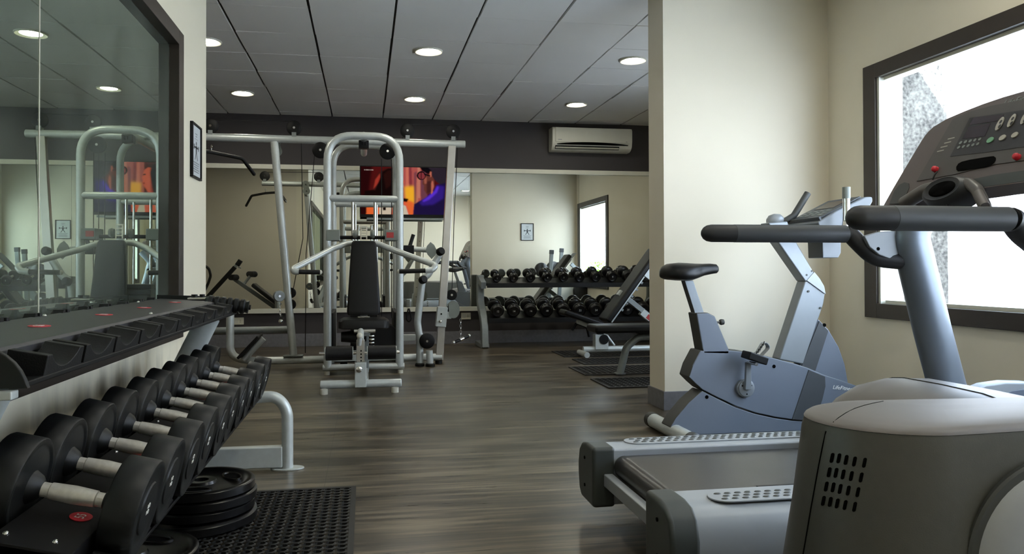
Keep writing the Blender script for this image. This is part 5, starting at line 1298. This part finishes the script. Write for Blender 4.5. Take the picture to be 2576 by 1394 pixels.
g = G(); g.tube([cpt(2340, 505, .05), cpt(2342, 514, .05), cpt(2348, 522, .05)], .0025, 6); g.tube([cpt(2385, 506, .05), cpt(2382, 520, .05)], .0025, 6); g.build('loose_cord', 'black', TM)
text_mesh('maker_lettering', 'LifeFitness', 'boxgrey', shell, cpt(2566, 251, .001), (cpt(2590, 245)-cpt(2540, 257)), cu, .034, shear=.3, depth=.0006)

# ------------------------------------------------------------------ CROSS TRAINER (foreground)
TR = thing('cross_trainer', 'graphite cross trainer housing with vent slots and a round side disc, nearest the camera', 'cross trainer', (1.5, 1.33, 0))
def plan(xc, yc_, r, x1, k, sq=1.0, n=44):
    """nose of radius r at xc, straight flanks to x1, rounded back"""
    out = []
    for j in range(n+1):
        a = PI/2+PI*j/n; out.append((xc+r*1.15*math.cos(a), yc_+r*math.sin(a)))
    for j in range(n+1):
        a = -PI/2+PI*j/n; out.append((x1+r*.9*math.cos(a), yc_+r*math.sin(a)))
    return out
lev = [(.02, 1.005, .205), (.10, 1.005, .20), (.30, 1.01, .18), (.46, 1.018, .164), (.60, 1.026, .154), (.618, 1.028, .151)]
NY = 1.335
def lift(x, y): return max(0, min(1, (x-1.05)/.5))*(.018 if y < NY else -.016)*min(1, abs(y-NY)/.15)
rings = [[Vector((x, y, z+lift(x, y)*(z/.6))) for x, y in plan(xc, NY, r, 2.05, 0)] for z, xc, r in lev]
gb = G(); body = gb.loft(rings).build('housing', 'trainer', TR, angle=50)
rings = []
for dz, k in ((.0, 1.0), (.004, .99), (.008, .965), (.012, .89), (.016, .7), (.018, .45), (.019, .15)):
    rr = []
    for x, y in plan(1.028+.10*(1-k), NY, .152*k, 2.05, 0):
        rr.append(Vector((x, y, .619+dz+lift(x, y))))
    rings.append(rr)
gt = G().loft(rings); gt.build('top_cover', 'trainer_top', TR, angle=50)
def inside(p):
    z = max(.02, min(p.z, .617))
    for (z0, x0, r0_), (z1, x1, r1_) in zip(lev[:-1], lev[1:]):
        if z0 <= z <= z1:
            t = (z-z0)/(z1-z0); xc = x0+(x1-x0)*t; r = r0_+(r1_-r0_)*t
            if p.x < xc: return ((p.x-xc)/1.15)**2+(p.y-NY)**2 < r*r, xc
            return abs(p.y-NY) < r, xc
    return False, 1
def on_body(x, y):
    """where a ray of view meets the near flank or nose"""
    d = ray(x, y); o = Vector((0, 0, H)); lo_, hi_ = .3, None
    for k in range(200, 1500):
        p = o+d*(k*.0015)
        if p.z <= .64 and inside(p)[0]: lo_, hi_ = (k-1)*.0015, k*.0015; break
    for k in range(18):
        m = (lo_+hi_)/2
        if inside(o+d*m)[0]: hi_ = m
        else: lo_ = m
    p = o+d*hi_; xc = inside(p)[1]
    return p, (Vector(((p.x-xc)/1.32, p.y-NY, 0)).normalized() if p.x < xc else Vector((0, -1, 0)))
# vent slots, inner shade painted as patches on the nose: four rows of five
tops = [(2094, 1141), (2111, 1142), (2129, 1146), (2150, 1150), (2175, 1153)]
dxr, dyr = [-7.2, -7.2, -7.4, -7.8, -8.2], [36, 36.5, 36.5, 36.5, 37]
for r_i in range(4):
    for c_i in range(5):
        x, y = tops[c_i][0]+dxr[c_i]*r_i, tops[c_i][1]+dyr[c_i]*r_i
        P = []
        for j in range(14):
            a = 2*PI*j/14; dy_ = 8*(1 if math.sin(a) > 0 else -1)+4.6*math.sin(a); dx_ = 4.9*math.cos(a)
            p, n = on_body(x+dx_-dy_*.18, y+11+dy_); P.append(p+n*.0012)
        G().poly(P).build('vent_slot', 'hole', body)
g = G(); pts = []
for x, y in ((2078, 1085), (2070, 1120), (2060, 1170), (2050, 1225), (2040, 1280), (2030, 1340), (2021, 1392), (2012, 1450)):
    p, n = on_body(x, y); pts.append(p+n*.0003)
g.tube(pts, .0013, 6)
from mathutils.bvhtree import BVHTree
bv = BVHTree.FromPolygons([tuple(v) for v in gt.v], gt.f); tp = []
for x, y in ((2080, 1082), (2086, 1074), (2096, 1063), (2110, 1051), (2128, 1039), (2150, 1028), (2175, 1020), (2200, 1014), (2222, 1010)):
    h_ = bv.ray_cast(Vector((0, 0, H)), ray(x, y).normalized())
    if h_[0]: tp.append(h_[0]+Vector((0, 0, .0002)))
if len(tp) > 2: g.tube(tp, .0009, 6)
g.build('moulding_seam', 'hole', TR)
# side disc
q, n = on_body(2560, 1394); cc = at(2672, 1418, Y=NY-.175)
G().lathe([(-.03, .172), (.0, .172), (.012, .166), (.02, .15), (.024, .12), (.026, .05), (.026, .001)], (cc.x, NY-.165, cc.z), (0, -1, 0), 64).build('side_disc', 'disc', TR, angle=60)
G().lathe([(-.02, .180), (.004, .186), (.008, .182), (.008, .172)], (cc.x, NY-.165, cc.z), (0, -1, 0), 64).build('disc_rim', 'bikeedge', TR)
for x in (1.05, 2.0):
    G().box((x-.04, NY-.27, 0), (x+.04, NY+.27, .045)).build('floor_bar', 'tread_dark', TR, bevel=.008)

# ------------------------------------------------------------------ OUTDOOR SHRUB seen through the side window
q = at(1511, 668, Y=2*BW-1.2); SXs, SYs = q.x, 1.2
e = thing('shrub', 'small bright green shrub outside the back room window', 'shrub', (SXs, SYs, -.12))
g = G(); rnd = random.Random(3)
for k in range(420):
    a, b, r = rnd.uniform(0, 2*PI), rnd.uniform(-.3, 1), rnd.uniform(.05, .36)
    c = Vector((SXs+r*math.cos(a), SYs+r*math.sin(a), .62+.42*b)); d = Vector((rnd.uniform(-1, 1), rnd.uniform(-1, 1), rnd.uniform(-.2, 1))).normalized(); s = d.cross(Vector((0, 0, 1))).normalized()
    g.add([c, c+d*.05+s*.022, c+d*.11, c+d*.05-s*.022], [(0, 1, 2, 3)])
g.build('foliage', 'leafgreen', e)
G().tube([(SXs, SYs, -.12), (SXs+.01, SYs, .5)], [.02, .012], 8).build('stem', 'tread_brown', e)

# ------------------------------------------------------------------ LIGHT
def area(name, loc, rot, sx, sy, portal=False, power=0, col=(1, 1, 1)):
    l = bpy.data.lights.new(name, 'AREA'); l.shape = 'RECTANGLE'; l.size = sx; l.size_y = sy; l.energy = power; l.color = col
    if portal: l.cycles.is_portal = True
    o = bpy.data.objects.new(name, l); COL.objects.link(o); o.location = loc; o.rotation_euler = rot; return o
# portals guide the sky sampling through the two windows (they give no light of their own)
area('window_portal', (RW+.2, (.1+4.25)/2, (WZ0+WZ1)/2), (0, PI/2, 0), WZ1-WZ0, 4.15, True)
area('window_portal_back', (RB+.12, 5.875, 1.34), (0, PI/2, 0), 1.55, 1.75, True)
w = bpy.data.worlds.new('sky'); scene.world = w; w.use_nodes = True
nt = w.node_tree; bg = nt.nodes['Background']; SKY = 7.0
tcw = nt.nodes.new('ShaderNodeTexCoord'); spx = nt.nodes.new('ShaderNodeSeparateXYZ'); nt.links.new(tcw.outputs['Generated'], spx.inputs[0])
rp = nt.nodes.new('ShaderNodeValToRGB'); rp.color_ramp.elements[0].position = 0; rp.color_ramp.elements[0].color = (.82, .91, 1, 1)
rp.color_ramp.elements[1].position = 1; rp.color_ramp.elements[1].color = (.52, .74, 1, 1)
nt.links.new(spx.outputs[2], rp.inputs[0]); nt.links.new(rp.outputs[0], bg.inputs[0]); bg.inputs[1].default_value = SKY

sl = bpy.data.lights.new('sun', 'SUN'); sl.energy = 44; sl.angle = math.radians(.6); sl.color = (.95, .98, 1)
so_ = bpy.data.objects.new('sun', sl); COL.objects.link(so_); so_.rotation_euler = Vector((.55, .36, -.75)).to_track_quat('-Z', 'Y').to_euler()
vs = scene.view_settings; vs.view_transform = 'Standard'; vs.look = 'None'; vs.gamma = 1; vs.use_curve_mapping = False
vs.exposure = 0.48
cy = scene.cycles
cy.max_bounces = 10; cy.diffuse_bounces = 5; cy.glossy_bounces = 6; cy.transmission_bounces = 6; cy.transparent_max_bounces = 8
cy.caustics_reflective = False; cy.caustics_refractive = False; cy.sample_clamp_indirect = 6
cy.use_denoising = True; cy.denoiser = 'OPENIMAGEDENOISE'
